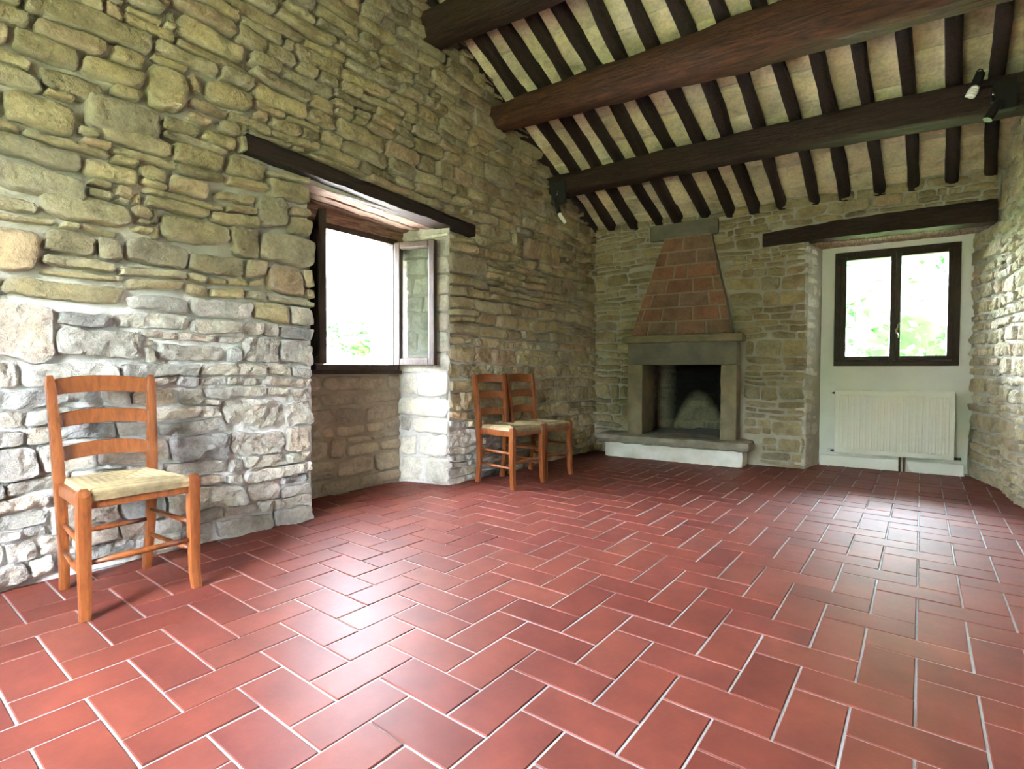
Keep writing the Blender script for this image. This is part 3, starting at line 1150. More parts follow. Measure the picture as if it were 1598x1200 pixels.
def rough_block(mb, frame, lo, hi, step=0.05, amp=0.004, seed=0.0, rnd=0.01):
    """box with a worn, slightly lumpy surface; frame maps (a, b, c) to the room"""
    n = [max(2, int((hi[i] - lo[i]) / step)) for i in range(3)]
    idx, vs, fs = {}, [], []

    def vert(i, j, k):
        key = (i, j, k)
        if key not in idx:
            p = [lo[q] + (hi[q] - lo[q]) * (i, j, k)[q] / n[q] for q in range(3)]
            on = [(-1 if (i, j, k)[q] == 0 else 1 if (i, j, k)[q] == n[q] else 0) for q in range(3)]
            ex = sum(abs(x) for x in on)
            P = Vector(p)
            d = amp * (noise.noise(P * 6 + Vector((seed, 0, 0))) + 0.6 * noise.noise(P * 17 + Vector((0, seed, 0))))
            if ex >= 2:
                d -= rnd * (0.6 if ex == 2 else 0.8) + amp * abs(noise.noise(P * 9 + Vector((seed, 3, 0))))
            for q in range(3):
                p[q] += on[q] * d
            idx[key] = len(vs)
            vs.append(frame(*p))
        return idx[key]
    for ax in range(3):
        o1, o2 = [q for q in range(3) if q != ax]
        for side in (0, n[ax]):
            for a in range(n[o1]):
                for b in range(n[o2]):
                    quad = []
                    for (da, db) in ((0, 0), (1, 0), (1, 1), (0, 1)):
                        t3 = [0, 0, 0]
                        t3[ax], t3[o1], t3[o2] = side, a + da, b + db
                        quad.append(vert(*t3))
                    fs.append(tuple(quad) if (side == 0) == (ax != 1) else tuple(quad[::-1]))
    return mb.add(vs, fs)


def stz(a, b, c):
    return st(a, b, c)


def xyz(a, b, c):
    return Vector((a, b, c))


# ------------------------------------------------------------------ lintels
def lintel_mesh(name, mat, parent, pts, depth_dir, depth, seed):
    """pts: list of (front point low, front point high) along the beam"""
    nn = len(pts)
    vs, fs = [], []
    prof = [(0, 0), (0, .35), (0, .7), (0.06, 1), (1, 1), (1, .5), (1, 0), (.5, 0), (0.06, 0.0)]
    m_ = len(prof)
    for i, (a, b) in enumerate(pts):
        for k, (u, v) in enumerate(prof):
            P = a.lerp(b, v) + depth_dir * (depth * u)
            q = 0.007 * noise.noise(P * 7 + Vector((seed, 0, 0))) + 0.003 * noise.noise(P * 25)
            vs.append(P + UZ * q - depth_dir * q)
    for i in range(nn - 1):
        for k in range(m_):
            fs.append((i * m_ + k, (i + 1) * m_ + k, (i + 1) * m_ + (k + 1) % m_, i * m_ + (k + 1) % m_))
    fs.append(tuple(range(m_)))
    fs.append(tuple(range((nn - 1) * m_, nn * m_))[::-1])
    return MB().add(vs, fs).build(name, mat, parent, smooth=False)


lt = thing('window_lintel', 'long dark oak lintel slanting over the open window recess', 'beam', (LX, 0.7, 2.1), world=True)
pts = []
for i in range(41):
    y = -0.26 + 1.885 * i / 40
    a, b = lin1(y)
    pts.append((Vector((LX + 0.020, y, a)), Vector((LX + 0.022, y, b))))
lintel_mesh('beam', 'rafter', lt, pts, Vector((-1, 0, 0)), 0.15, 2.0)
for k, (x0, x1) in enumerate(((-2.275, -2.39), (-2.392, -2.49), (-2.492, -2.585))):
    mb = MB()
    rough_block(mb, lambda a, b, c: Vector((a, b, c + lin1(b)[0] - 0.005 * k)), (x1, OY0 - 0.03, 0.0), (x0, OY1 + 0.03, 0.07), 0.04, 0.006, 3.0 + k, 0.006)
    mb.build('board', 'lintel_soffit', lt)

lt = thing('window_lintel', 'wavy dark oak lintel spanning the white niche beside the fireplace', 'beam', st(2.6, 0, 2.15), world=True)
pts = []
for i in range(41):
    s = 1.75 + 1.70 * i / 40
    a, b = lin2(s)
    pts.append((st(s, 0.038, a), st(s, 0.036, b)))
lintel_mesh('beam', 'beam', lt, pts, -ET, 0.16, 5.0)
for k, (t0, t1) in enumerate(((-0.26, -0.125), (-0.43, -0.262))):
    mb = MB()
    rough_block(mb, stz, (NS0 - 0.06, t0, 2.118 + 0.004 * k), (RS + 0.03, t1, 2.20), 0.05, 0.005, 9.0 + k, 0.006)
    mb.build('board', 'lintel_soffit', lt)

# ------------------------------------------------------------------ open window in the recess
w1 = thing('window_1', 'open casement window with dark wooden frame in the stone recess', None, (-2.56, 0.78, WZ0), kind='structure', world=True)
fr = MB()
FB = 0.045
fr.box((-2.60, WY0, WZ0), (-2.53, WY1, WZ0 + FB))
fr.box((-2.60, WY0, WZ1 - FB), (-2.53, WY1, WZ1))
fr.box((-2.60, WY0, WZ0 + FB), (-2.53, WY0 + FB, WZ1 - FB))
fr.box((-2.60, WY1 - FB, WZ0 + FB), (-2.53, WY1, WZ1 - FB))
fr.build('frame', 'frame', w1, bevel=0.004)
hb = MB()
hb.box((-2.572, OY0 + 0.06, WZ1 + 0.002), (-2.545, OY1 - 0.08, 2.085))
hb.build('head_board', 'lintel_soffit', w1)
sl = MB()
sl.box((-2.62, OY0 + 0.12, WZ0 - 0.03), (-2.54, OY1 - 0.12, WZ0 - 0.001))
sl.build('sill_board', 'frame', w1, bevel=0.004)


def casement(parent, hinge, direction, width, z0, z1, thick=0.05, bar=0.052, knob=True):
    d = Vector(direction).normalized()
    n = Vector((-d.y, d.x, 0))
    hinge = Vector(hinge)

    def bar_(mb, a0, a1, c0, c1, t0=-thick / 2, t1=thick / 2):
        mb.prism([tuple((hinge + d * a + n * t)[:2]) for a, t in ((a0, t0), (a1, t0), (a1, t1), (a0, t1))], c0, c1)
    mb = MB()
    bar_(mb, 0, bar, z0, z1)
    bar_(mb, width - bar, width, z0, z1)
    bar_(mb, bar, width - bar, z0, z0 + bar)
    bar_(mb, bar, width - bar, z1 - bar, z1)
    o = mb.build('sash', 'frame', parent, bevel=0.006)
    g = MB()
    bar_(g, bar - 0.004, width - bar + 0.004, z0 + bar - 0.004, z1 - bar + 0.004, -0.002, 0.002)
    p = g.build('pane', 'glass', None)
    p.parent = o
    be = MB()
    for (a0, a1, c0, c1) in ((bar, bar + .008, z0 + bar, z1 - bar), (width - bar - .008, width - bar, z0 + bar, z1 - bar),
                             (bar, width - bar, z0 + bar, z0 + bar + .008), (bar, width - bar, z1 - bar - .008, z1 - bar)):
        bar_(be, a0, a1, c0, c1, -0.010, 0.010)
    b_ = be.build('glazing_bead', 'frame', None)
    b_.parent = o
    for zz in (z0 + 0.12, z1 - 0.12):
        h = MB().tube([hinge - d * 0.006 + UZ * (zz - 0.03), hinge - d * 0.006 + UZ * (zz + 0.03)], 0.007, 8).build('hinge', 'black_metal', None, smooth=True)
        h.parent = o
    return o, d, n


casement(w1, (-2.525, 1.125, 0), (0.335, 0.105, 0), 0.362, 0.962, 1.945)
casement(w1, (-2.525, 0.425, 0), (0.885, -0.465, 0), 0.362, 0.962, 1.955)

# ------------------------------------------------------------------ closed window in the niche
w2 = thing('window_2', 'closed two-leaf window with dark brown frame in the white niche', None, st(2.82, NB, GZ0), kind='structure', world=True)
fr = MB()
F2, t0, t1 = 0.05, NB - 0.05, NB + 0.018
fr.stbox(GS0, GS1, t0, t1, GZ0, GZ0 + F2)
fr.stbox(GS0, GS1, t0, t1, GZ1 - F2, GZ1)
fr.stbox(GS0, GS0 + F2, t0, t1, GZ0 + F2, GZ1 - F2)
fr.stbox(GS1 - F2, GS1, t0, t1, GZ0 + F2, GZ1 - F2)
fr.build('frame', 'frame', w2, bevel=0.004)
mid = 2.828
for (a, b, ga, gb) in ((GS0 + F2, mid - 0.001, 2.443, 2.788), (mid + 0.001, GS1 - F2, 2.869, 3.205)):
    mb = MB()
    z0, z1, gz0, gz1 = GZ0 + F2 + .002, GZ1 - F2 - .002, 1.068, 1.988
    for q in ((a, ga, z0, z1), (gb, b, z0, z1), (ga, gb, z0, gz0), (ga, gb, gz1, z1)):
        mb.stbox(q[0], q[1], NB - 0.035, NB + 0.030, q[2], q[3])
    o = mb.build('sash', 'frame', w2, bevel=0.005)
    g = MB().stbox(ga - .004, gb + .004, NB - 0.004, NB, gz0 - .004, gz1 + .004).build('pane', 'glass', None)
    g.parent = o
    if a > 2.8:
        pl_ = MB().stbox(mid + 0.004, mid + 0.030, NB + 0.030, NB + 0.036, 1.235, 1.375).build('handle_plate', 'frame', None, bevel=0.002)
        pl_.parent = o
        hd = MB()
        c = [st(mid + 0.017 + dx, NB + dt, z) for dx, dt, z in ((0, .034, 1.31), (0, .060, 1.31), (-.012, .066, 1.305), (-.008, .066, 1.28), (.006, .066, 1.26), (.004, .066, 1.235))]
        hd.tube(c, [.006, .006, .007, .006, .006, .005], 8)
        c = [st(mid + 0.017 + dx, NB + .066, z) for dx, z in ((-.012, 1.305), (.002, 1.33), (.002, 1.352), (.014, 1.368))]
        hd.tube(c, [.007, .006, .005, .004], 8)
        h = hd.build('handle', 'brass', None, smooth=True)
        h.parent = o

# ------------------------------------------------------------------ fireplace
fp = thing('fireplace', 'stone fireplace with tapered brick hood and raised pale hearth', 'fireplace', st(1.01, 0.15, 0), SKEW, world=True)
mb = MB()
rough_block(mb, stz, (0.25, -0.03, 0.0), (1.64, 0.29, 0.166), 0.05, 0.005, 1.0, 0.008)
mb.build('hearth_base', 'hearth_white', fp)
mb = MB()
rough_block(mb, stz, (0.165, -0.03, 0.162), (1.705, 0.345, 0.25), 0.03, 0.009, 2.0, 0.012)
mb.build('hearth_slab', 'hearth_stone', fp)
for a, b, sd_ in ((0.465, FX0, 3.0), (FX1, 1.56, 4.0)):
    mb = MB()
    rough_block(mb, stz, (a, -0.24, 0.245), (b, 0.185, 0.99), 0.05, 0.003, sd_, 0.005)
    mb.build('jamb', 'sandstone', fp)
mb = MB()
rough_block(mb, stz, (0.462, -0.14, 0.985), (1.558, 0.19, 1.215), 0.05, 0.003, 5.0, 0.006)
mb.build('lintel', 'sandstone_grey', fp)
mb = MB()
rough_block(mb, stz, (0.415, -0.03, 1.213), (1.615, 0.240, 1.288), 0.04, 0.004, 6.0, 0.008)
mb.build('mantel_shelf', 'sandstone', fp)
mb = MB()
rough_block(mb, stz, (0.64, -0.05, 2.30), (1.345, 0.045, 2.475), 0.05, 0.005, 7.0, 0.012)
mb.build('header_stone', 'sandstone_grey', fp)


def hood_t(z):
    return 0.150 - 0.055 * (z - 1.29)


hd = MB()
a0, b0 = hood_edge(1.285)
a1, b1 = hood_edge(2.305)
hd.hexa([st(a0, -0.05, 1.285), st(b0, -0.05, 1.285), st(b0, hood_t(1.29) - .008, 1.285), st(a0, hood_t(1.29) - .008, 1.285),
         st(a1, -0.05, 2.305), st(b1, -0.05, 2.305), st(b1, hood_t(2.3) - .008, 2.305), st(a1, hood_t(2.3) - .008, 2.305)])
hood = hd.build('hood', 'brick_mortar', fp)
rows = [(.17, .46, .77), (.06, .29, .63, .92), (.11, .47, .82), (.27, .63, .90), (.35, .55), (.17, .69), (.43,)]
rh = (2.30 - 1.29) / 7
for k, js in enumerate(rows):
    z0, z1 = 1.29 + k * rh + 0.004, 1.29 + (k + 1) * rh - 0.004
    cuts = [0.0] + list(js) + [1.0]
    for c0, c1 in zip(cuts[:-1], cuts[1:]):
        rg = random.Random(int(1000 * c1) + 31 * k)
        pr = rg.uniform(-0.003, 0.005)
        tone = (rg.random(), rg.uniform(0.2, 0.9))
        nn, nm = 5, 4
        vs, cs = [], []
        for j in range(nm + 1):
            z = z0 + (z1 - z0) * (0, .05, .5, .95, 1)[j]
            a, b = hood_edge(z)
            sa = a + (b - a) * c0 + (0.005 if c0 > 0 else 0.001)
            sb = a + (b - a) * c1 - (0.005 if c1 < 1 else 0.001)
            for i in range(nn + 1):
                s = sa + (sb - sa) * (0, .03, .35, .65, .97, 1)[i]
                e = max(abs(2 * i / nn - 1), abs(2 * j / nm - 1))
                d = pr + 0.004 * noise.noise(Vector((s * 20, z * 20, k))) - (0.020 if e > 0.99 else 0)
                if i == 0:
                    s -= 0.0
                vs.append(st(s, hood_t(z) + d, z))
                cs.append((*tone, e))
        n1_ = nn + 1
        fs = [(j * n1_ + i, j * n1_ + i + 1, (j + 1) * n1_ + i + 1, (j + 1) * n1_ + i) for j in range(nm) for i in range(nn)]
        o = link('brick', mesh_from('brick', vs, fs, cs), 'brick', None, smooth=False)
        o.parent = hood
# firebox
fb = MB()
s0, s1, tb, tf, z0, z1 = 0.50, 1.50, -0.60, -0.12, 0.235, 1.12
fb.add([st(s0, tf, z0), st(s1, tf, z0), st(s1, tb, z0), st(s0 + .06, tb, z0), st(s0, tf, z1), st(s1, tf, z1), st(s1, tb, z1), st(s0 + .06, tb, z1)],
       [(0, 1, 2, 3), (3, 2, 6, 7), (0, 3, 7, 4), (1, 5, 6, 2), (4, 7, 6, 5)])
firebox = fb.build('firebox', 'fireback', fp, tint=True)
rects = pack(0.94, 0.84, lambda u, v: True, SZ(0.09, 0.17, (0.14, 0.28), (0.12, 0.24), 0.15, 0.4))


for nm, mt, sub in (('fireback_stone', 'fireback', rects),):
    o_, e1, n1 = st(0.56, tb, 0.25), ES, ET
    lay_stones(firebox, nm, mt, o_, e1, n1, sub, lambda rg, P, w, h: dict(prot=rg.uniform(0.01, 0.022), rough=0.008, gap=0.005, power=7.0, tone=(rg.random(), rg.uniform(0.3, 0.9))), amp=0.008)
for o in list(firebox.children):
    o.matrix_parent_inverse = Matrix.Identity(4)
rects = pack(0.46, 0.84, lambda u, v: True, SZ(0.10, 0.17, (0.14, 0.25), (0.12, 0.24), 0.2, 0.4))
lay_stones(firebox, 'fireback_stone', 'fireback', st(s0 + .005, tf, 0.25), (st(s0 + .06, tb) - st(s0, tf)), ES, rects,
           lambda rg, P, w, h: dict(prot=0.006, rough=0.006, gap=0.005, power=7.0), amp=0.006)
ash = MB()
vs, fs = [], []
for j in range(13):
    for i in range(25):
        s, t = 0.56 + 0.92 * i / 24, -0.58 + 0.46 * j / 12
        e = min(i, 24 - i) / 4 * min(j, 12 - j) / 3
        vs.append(st(s, t, 0.252 + min(1, e) * (0.012 + 0.03 * max(0, noise.noise(Vector((s * 7, t * 7, 3)))) + 0.012 * noise.noise(Vector((s * 25, t * 25, 3))))))
for j in range(12):
    for i in range(24):
        k = j * 25 + i
        fs.append((k, k + 1, k + 26, k + 25))
tag(ash.add(vs, fs).build('ash_bed', 'ash', fp, smooth=True), kind='stuff')

# ------------------------------------------------------------------ radiator
rd = thing('radiator', 'cream panel radiator below the niche window', 'radiator', st(2.815, NB + 0.06, 0), SKEW, world=True)
ra, rb_, rz0, rz1 = 2.363, 3.268, 0.137, 0.745
mb = MB().stbox(ra, rb_, NB + 0.045, NB + 0.092, rz0, rz1)
mb.build('panel', 'enamel', rd, bevel=0.008, segs=3)
ribs = 18
me = None
pitch = (rb_ - ra - 0.06) / ribs
w_, h0, h1 = pitch * 0.36, rz0 + 0.045, rz1 - 0.045
vs = [(-w_, 0, h0), (w_, 0, h0), (w_, 0, h1), (-w_, 0, h1), (-w_ * .6, .006, h0 + .012), (w_ * .6, .006, h0 + .012), (w_ * .6, .006, h1 - .012), (-w_ * .6, .006, h1 - .012)]
fs = [(4, 5, 6, 7), (0, 1, 5, 4), (1, 2, 6, 5), (2, 3, 7, 6), (3, 0, 4, 7)]
me = mesh_from('rib', [ES * v[0] + ET * v[1] + UZ * v[2] for v in vs], fs)
me.materials.append(M['enamel'])
for k in range(ribs):
    o = link('rib', me, None, rd)
    o.location = st(ra + 0.03 + pitch * (k + 0.5), NB + 0.0915, 0)
gr = MB().stbox(ra + 0.01, rb_ - 0.01, NB + 0.02, NB + 0.05, rz0 + 0.02, rz1 - 0.004)
gr.build('back_panel', 'enamel', rd)
for s, z in ((2.5, 0.62), (3.12, 0.62), (2.5, 0.2), (3.12, 0.2)):
    MB().stbox(s - .015, s + .015, NB - 0.005, NB + 0.05, z - 0.03, z + 0.03).build('bracket', 'enamel', rd)
MB().tube([st(ra - 0.055, NB + 0.065, 0.155), st(ra - 0.028, NB + 0.065, 0.155)], [.017, .019], 14).build('valve_knob', 'plastic_white', rd, smooth=False)
MB().tube([st(ra - 0.030, NB + 0.065, 0.155), st(ra + 0.005, NB + 0.065, 0.155)], [.010, .013], 10).build('valve', 'black_metal', rd)
MB().tube([st(rb_ - 0.005, NB + 0.065, 0.155), st(rb_ + 0.03, NB + 0.065, 0.155), st(rb_ + 0.05, NB + 0.065, 0.155)], [.012, .010, .013], 10).build('lockshield_valve', 'black_metal', rd)
MB().tube([st(ra + 0.005, NB + 0.065, 0.715), st(ra - 0.012, NB + 0.065, 0.715), st(ra - 0.022, NB + 0.065, 0.715)], [.011, .010, .005], 8).build('air_vent', 'black_metal', rd)
for s in (2.882, 2.915):
    MB().tube([st(s, NB + 0.068, 0.0), st(s, NB + 0.068, 0.14)], 0.009, 10).build('pipe', 'brown_pipe', rd, smooth=True)
MB().tube([st(2.930, NB + 0.06, 0.14), st(2.937, NB + 0.062, 0.08), st(2.955, NB + 0.066, 0.03), st(2.985, NB + 0.068, 0.006)], 0.004, 8).build('cable', 'plastic_white', rd, smooth=True)


# ------------------------------------------------------------------ chairs
def make_chair(label, loc, rotz):
    ch = thing('dining_chair', label, 'chair', loc, rotz, 'ladder-back chairs along the stone wall')
    # faces +x; front legs at x = .19, back posts at x = -.19
    for sy in (-1, 1):
        y = 0.187 * sy
        pts = [(0.205, y * 1.02, 0.0), (0.196, y, 0.07), (0.190, y, 0.22), (0.190, y, 0.36), (0.192, y, 0.455), (0.192, y, 0.474), (0.190, y, 0.482)]
        MB().tube(pts, [.0175, .0185, .021, .0225, .0225, .019, .011], 12, up=(1, 0, 0), power=7.0).build('leg', 'chair', ch, smooth=False, bevel=0.0)
        pts, rad = [], []
        for i in range(19):
            z = 0.895 * i / 18
            back = 0.030 * max(0, (0.25 - z) / 0.25) ** 1.5 + 0.045 * max(0, (z - 0.42) / 0.475) ** 1.5
            yy = (0.150 + 0.033 * z / 0.895) * sy
            pts.append((-0.188 - back, yy, z))
            rad.append(0.0175 + 0.004 * math.exp(-((z - 0.45) / 0.22) ** 2) - (0.006 if i == 18 else 0))
        MB().tube(pts, rad, 12, up=(1, 0, 0), aspect=(0.92, 1.12), power=7.0).build('back_post', 'chair', ch)

    def post(z):
        back = 0.045 * max(0, (z - 0.42) / 0.475) ** 1.5
        return -0.188 - back, 0.150 + 0.033 * z / 0.895
    for zc, hh in ((0.846, 0.034), (0.706, 0.030), (0.567, 0.030)):
        x, y = post(zc)
        vs, fs = [], []
        n = 14
        for i in range(n + 1):
            q = 2 * i / n - 1
            bow = -0.030 * (1 - q * q)
            arch = 0.016 * (1 - q * q)
            for (dx, dz) in ((0.007, -hh), (0.007, hh), (-0.007, hh), (-0.007, -hh)):
                lean = -dz * 0.02 / 0.03 * 0.25
                vs.append((x + bow + dx + lean, q * (y - 0.004), zc + dz * (0.92 if abs(q) > .95 else 1) + arch * (1 if dz > 0 else 0.85)))
        for i in range(n):
            for k in range(4):
                fs.append((i * 4 + k, i * 4 + (k + 1) % 4, i * 4 + 4 + (k + 1) % 4, i * 4 + 4 + k))
        fs += [(3, 2, 1, 0), (n * 4, n * 4 + 1, n * 4 + 2, n * 4 + 3)]
        MB().add(vs, fs).build('back_slat', 'chair', ch, bevel=0.003)
    # seat rails
    fy, by = 0.187, 0.166
    MB().box((0.176, -fy + .015, 0.405), (0.200, fy - .015, 0.455)).build('seat_rail', 'chair', ch, bevel=0.004)
    MB().box((-0.200, -by + .01, 0.405), (-0.180, by - .01, 0.450)).build('seat_rail', 'chair', ch, bevel=0.004)
    for sy in (-1, 1):
        MB().prism([(0.185, (fy - .012) * sy), (0.185, (fy + .010) * sy), (-0.185, (by + .008) * sy), (-0.185, (by - .012) * sy)], 0.405, 0.453).build('seat_rail', 'chair', ch, bevel=0.004)
    # rush seat: cords laid in rings that meet on the diagonals
    rings, prof = 26, []
    vs, fs = [], []
    cor = [(0.205, -0.180), (0.205, 0.180), (-0.192, 0.152), (-0.192, -0.152)]
    cx = 0.0
    steps = []
    for r_ in range(rings):
        for h_ in (0.0, 0.0075, 0.0):
            k = (r_ + (0.0, 0.5, 0.98)[len(steps) % 3]) / rings
            steps.append((k, h_))
    steps = [(-0.012, -0.030), (-0.012, -0.008)] + steps
    side = 7
    tn = []
    for si, (k, h_) in enumerate(steps):
        for c in range(4):
            (xa, ya), (xb, yb) = cor[c], cor[(c + 1) % 4]
            for e in range(side):
                q = e / side
                x, y = xa + (xb - xa) * q, ya + (yb - ya) * q
                f_ = 1 - k * 0.985
                crown = 0.010 * (1 - (1 - min(1, max(0, k) * 3)) ** 2) - 0.010 * max(0, k)
                wob = 0.0012 * noise.noise(Vector((x * 60, y * 60, k * 40)))
                vs.append((cx + (x - cx) * f_, y * f_, 0.464 + crown + h_ + wob))
                tn.append(((0.15 + 0.85 * abs(math.sin(si // 3 * 2.39 + c * 1.7))), 0.6, 0))
    m_ = 4 * side
    for i in range(len(steps) - 1):
        for k in range(m_):
            fs.append((i * m_ + k, i * m_ + (k + 1) % m_, (i + 1) * m_ + (k + 1) % m_, (i + 1) * m_ + k))
    fs.append(tuple(range((len(steps) - 1) * m_, len(steps) * m_)))
    MB().add(vs, fs, tn).build('seat', 'rush', ch, tint=True)
    for z in (0.165, 0.280):
        for sy in (-1, 1):
            MB().tube([(-0.185, 0.155 * sy, z), (0.0, 0.171 * sy, z - 0.004), (0.19, 0.187 * sy, z - 0.005)], [.009, .0115, .009], 10).build('stretcher', 'chair', ch, smooth=True)
    MB().tube([(0.19, -0.187, 0.205), (0.19, 0, 0.205), (0.19, 0.187, 0.205)], [.010, .013, .010], 10).build('stretcher', 'chair', ch, smooth=True)
    MB().tube([(-0.19, -0.153, 0.235), (-0.19, 0, 0.235), (-0.19, 0.153, 0.235)], [.009, .012, .009], 10).build('stretcher', 'chair', ch, smooth=True)
    return ch


make_chair('lone amber wooden ladder-back chair with rush seat, nearest the camera', (-1.77, -0.955, 0), math.radians(1.0))
make_chair('rush-seated wooden chair of the far pair, nearer to the open window', (-1.825, 1.728, 0), math.radians(-3.0))
make_chair('rush-seated wooden chair of the far pair, nearer to the fireplace', (-1.822, 2.158, 0), math.radians(-2.0))


# ------------------------------------------------------------------ lamps on the lowest beam
TL = 1.03
lp = thing('spotlight', 'black double spotlight with white bulb at the right end of the lowest beam', 'lamp', pix(1565, 150, 0.99), SKEW, 'beam lamps', world=True)


def quadbox(mb, a, b, t0, t1):
    """block between two pixels on the plane t0, pulled to t1"""
    p, q = pix(*a, t0), pix(*b, t0)
    z0, z1 = sorted((p.z, q.z))
    s0, s1 = sorted(((p - B0).dot(ES), (q - B0).dot(ES)))
    return mb.stbox(s0, s1, min(t0, t1), max(t0, t1), z0, z1)


quadbox(MB(), (1548, 126), (1588, 166), 1.03, 0.96).build('mount', 'black_metal', lp, bevel=0.006)
MB().tube([pix(1552, 152, 1.03), pix(1548, 160, 1.08)], 0.010, 10).build('arm', 'black_metal', lp)
MB().tube([pix(1560, 158, 1.08), pix(1541, 187, 1.10)], [.026, .026], 16).build('lamp_head', 'black_metal', lp)
MB().tube([pix(1548, 134, 1.03), pix(1530, 134, 1.08)], 0.009, 10).build('arm', 'black_metal', lp)
MB().tube([pix(1530, 115, 1.08), pix(1521, 137, 1.10)], [.026, .030], 16).build('socket', 'black_metal', lp)
b_ = MB()
p0, p1 = pix(1521, 138, 1.10), pix(1513, 152, 1.11)
dv = (p1 - p0).normalized()
sx = dv.cross(ET).normalized()
sy = dv.cross(sx)
pts = []
for i in range(49):
    a = i / 48 * 2 * math.pi * 3
    pts.append(p0.lerp(p1, 0.15 + 0.8 * i / 48) + (sx * math.cos(a) + sy * math.sin(a)) * 0.019)
b_.tube(pts, 0.010, 8)
b_.tube([p0 - dv * 0.01, p0 + dv * 0.012], 0.024, 14)
b_.build('bulb', 'plastic_white', lp, smooth=True)
MB().tube([pix(1550, 140, 1.04), pix(1549, 146, 1.05), pix(1551, 149, 1.05)], [.004, .005, .009], 8).build('screw', 'chrome', lp, smooth=True)
r_ = [pix(1529, 113, 1.08) + (ES * math.cos(a) * 0.016 + UZ * math.sin(a) * 0.020) for a in [2 * math.pi * k / 16 for k in range(17)]]
MB().tube(r_, 0.004, 6).build('ring', 'black_metal', lp, smooth=True)

lp = thing('spotlight', 'small black spotlight with white tip at the left end of the lowest beam', 'lamp', pix(870, 305, 0.97), SKEW, 'beam lamps', world=True)
quadbox(MB(), (860, 285), (882, 316), 0.985, 0.95).build('mount', 'black_metal', lp, bevel=0.006)
MB().tube([pix(866, 312, 1.0), pix(873, 334, 1.02)], [.024, .024], 14).build('socket', 'black_metal', lp)
MB().tube([pix(873, 333, 1.02), pix(875, 338, 1.02), pix(882, 347, 1.02)], [.020, .019, .016], 12).build('bulb', 'plastic_white', lp, smooth=True)
MB().tube([pix(871, 296, 1.0), pix(870, 303, 1.01), pix(868, 305, 1.01)], [.003, .004, .008], 8).build('screw', 'chrome', lp, smooth=True)


# ------------------------------------------------------------------ outside
lawn = MB()
lawn.box((-60, -60, -0.5), (60, 60, -0.15))
tag(lawn.build('lawn', 'grass'), 'sunlit lawn outside the house', kind='structure')


gv = MB()
gv.box((-14, -3.0, -0.4), (-2.9, 9.0, -0.12))
tag(gv.build('gravel_terrace', 'gravel'), 'pale gravel terrace outside the open window', kind='structure')


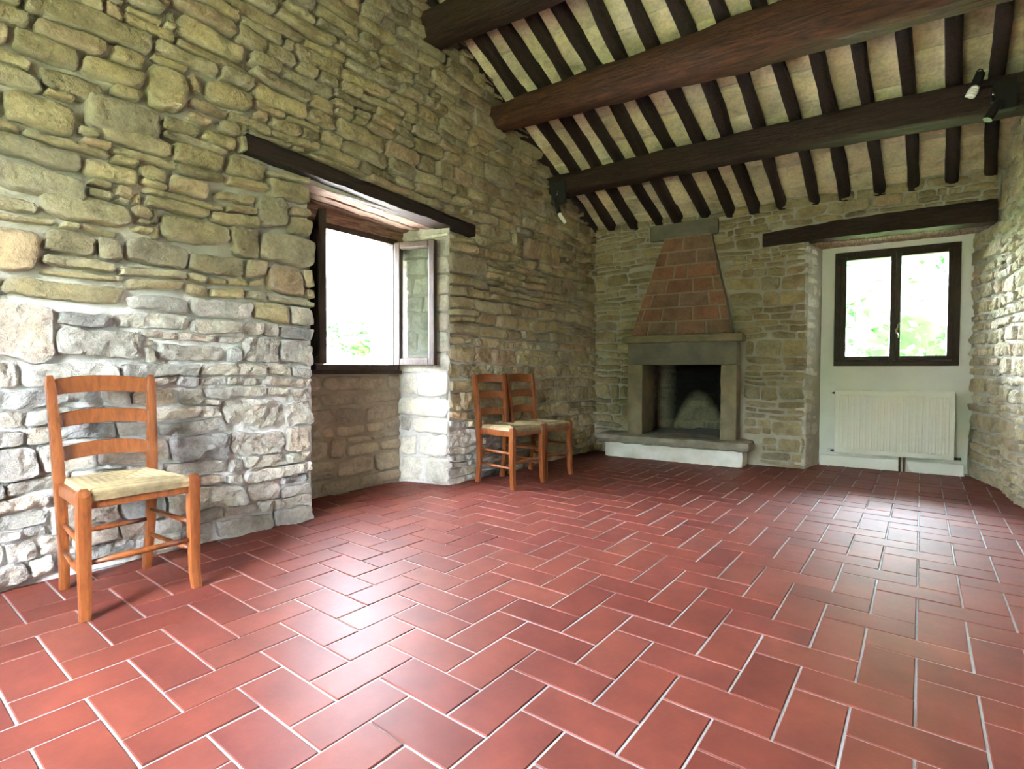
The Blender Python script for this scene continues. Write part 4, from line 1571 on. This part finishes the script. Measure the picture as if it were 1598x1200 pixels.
def shrub(name, label, cat, loc, rx, rz, seed, leaves, leaf=0.09, trunk=0.0, core=True, group=None):
    o = thing(name, label, cat, loc, 0, group)
    rg = random.Random(seed)
    if core:
        vs, fs = [], []
        nu, nv = 20, 12
        for j in range(nv + 1):
            for i in range(nu):
                th, ph = math.pi * j / nv, 2 * math.pi * i / nu
                d = Vector((math.sin(th) * math.cos(ph), math.sin(th) * math.sin(ph), math.cos(th)))
                k = 0.82 * (1 + 0.35 * noise.noise(d * 2.2 + Vector((seed, 0, 0))))
                vs.append((d.x * rx * k, d.y * rx * k, trunk + rz + d.z * rz * k))
        for j in range(nv):
            for i in range(nu):
                fs.append((j * nu + i, j * nu + (i + 1) % nu, (j + 1) * nu + (i + 1) % nu, (j + 1) * nu + i))
        MB().add(vs, fs).build('inner_foliage', 'leaf', o, smooth=True)
    vs, fs = [], []
    for q in range(leaves):
        d = Vector((rg.gauss(0, 1), rg.gauss(0, 1), rg.gauss(0, 1))).normalized()
        k = (0.95 + 0.30 * noise.noise(d * 2.2 + Vector((seed, 0, 0)))) * rg.uniform(0.65, 1.08)
        c = Vector((d.x * rx * k, d.y * rx * k, trunk + rz + d.z * rz * k))
        a = Vector((rg.gauss(0, 1), rg.gauss(0, 1), rg.gauss(0, .5))).normalized()
        b = a.cross(Vector((rg.gauss(0, 1), rg.gauss(0, 1), rg.gauss(0, 1)))).normalized()
        l_ = leaf * rg.uniform(0.6, 1.3)
        n = len(vs)
        vs += [c - a * l_, c + b * l_ * .4, c + a * l_, c - b * l_ * .4]
        fs.append((n, n + 1, n + 2, n + 3))
    if leaves:
        tag(MB().add(vs, fs).build('foliage', 'leaf', o), kind='stuff')
    if trunk > 0:
        MB().tube([(0, 0, -0.1), (0.05, 0, trunk * 0.6), (0, 0.04, trunk + rz)], [0.12, 0.09, 0.04], 8).build('trunk', 'bark', o, smooth=True)
    return o


gb = 'greenery behind the niche window'
shrub('shrub', 'light green bush low in the left pane of the niche window', 'bush', st(1.9, -4.9, -0.15), 1.15, 0.85, 1, 2400, 0.09, group=gb)
shrub('shrub', 'light green bush low in the right pane of the niche window', 'bush', st(5.1, -5.4, -0.15), 1.15, 0.95, 2, 2400, 0.09, group=gb)
shrub('tree', 'broad leafy tree rising behind both panes of the niche window', 'tree', st(3.5, -10.4, -0.15), 2.5, 3.2, 3, 5200, 0.14, trunk=0.5, group=gb)
shrub('tree', 'tall background tree at the left of the niche window', 'tree', st(0.3, -17.5, -0.15), 2.5, 4.2, 4, 2400, 0.2, trunk=0.8, group=gb)
shrub('tree', 'tall background tree at the right of the niche window', 'tree', st(7.6, -17.5, -0.15), 2.5, 4.4, 6, 2400, 0.2, trunk=0.8, group=gb)
shrub('tree', 'pale green tree seen through the open window', 'tree', (-16.0, 11.0, -0.15), 1.5, 0.75, 5, 1500, 0.16, trunk=1.6)
for k, x in enumerate((-13.2, -7.2, -1.2, 4.8, 10.8, -10.2, -4.2, 1.8, 7.8)):  # unseen trees added to cut low sky light through the rear window
    shrub('sky_cut_tree', 'unseen round tree added behind the camera to cut sky light, %s from the left in the %s row' % (('first', 'second', 'third', 'fourth', 'fifth')[k % 5], 'near' if k < 5 else 'far'), 'tree', (x, -13.5 if k < 5 else -18.5, -0.15), 2.6, 2.3 if k < 5 else 3.2, 20 + k, 0, group='added trees cutting the sky light')
for k, (x, y) in enumerate(((-6.0, 5.05), (-6.3, 5.6))):
    MB().tube([(x, y, -0.2), (x, y, 0.72), (x, y, 0.80)], [.035, .035, .02], 8).build('fence_post', 'bark')
    tag(bpy.data.objects[-1] if False else COL.objects[-1], ('thin wooden post low in the open window, left one', 'thin wooden post low in the open window, right one')[k], 'post', 'fence posts outside')
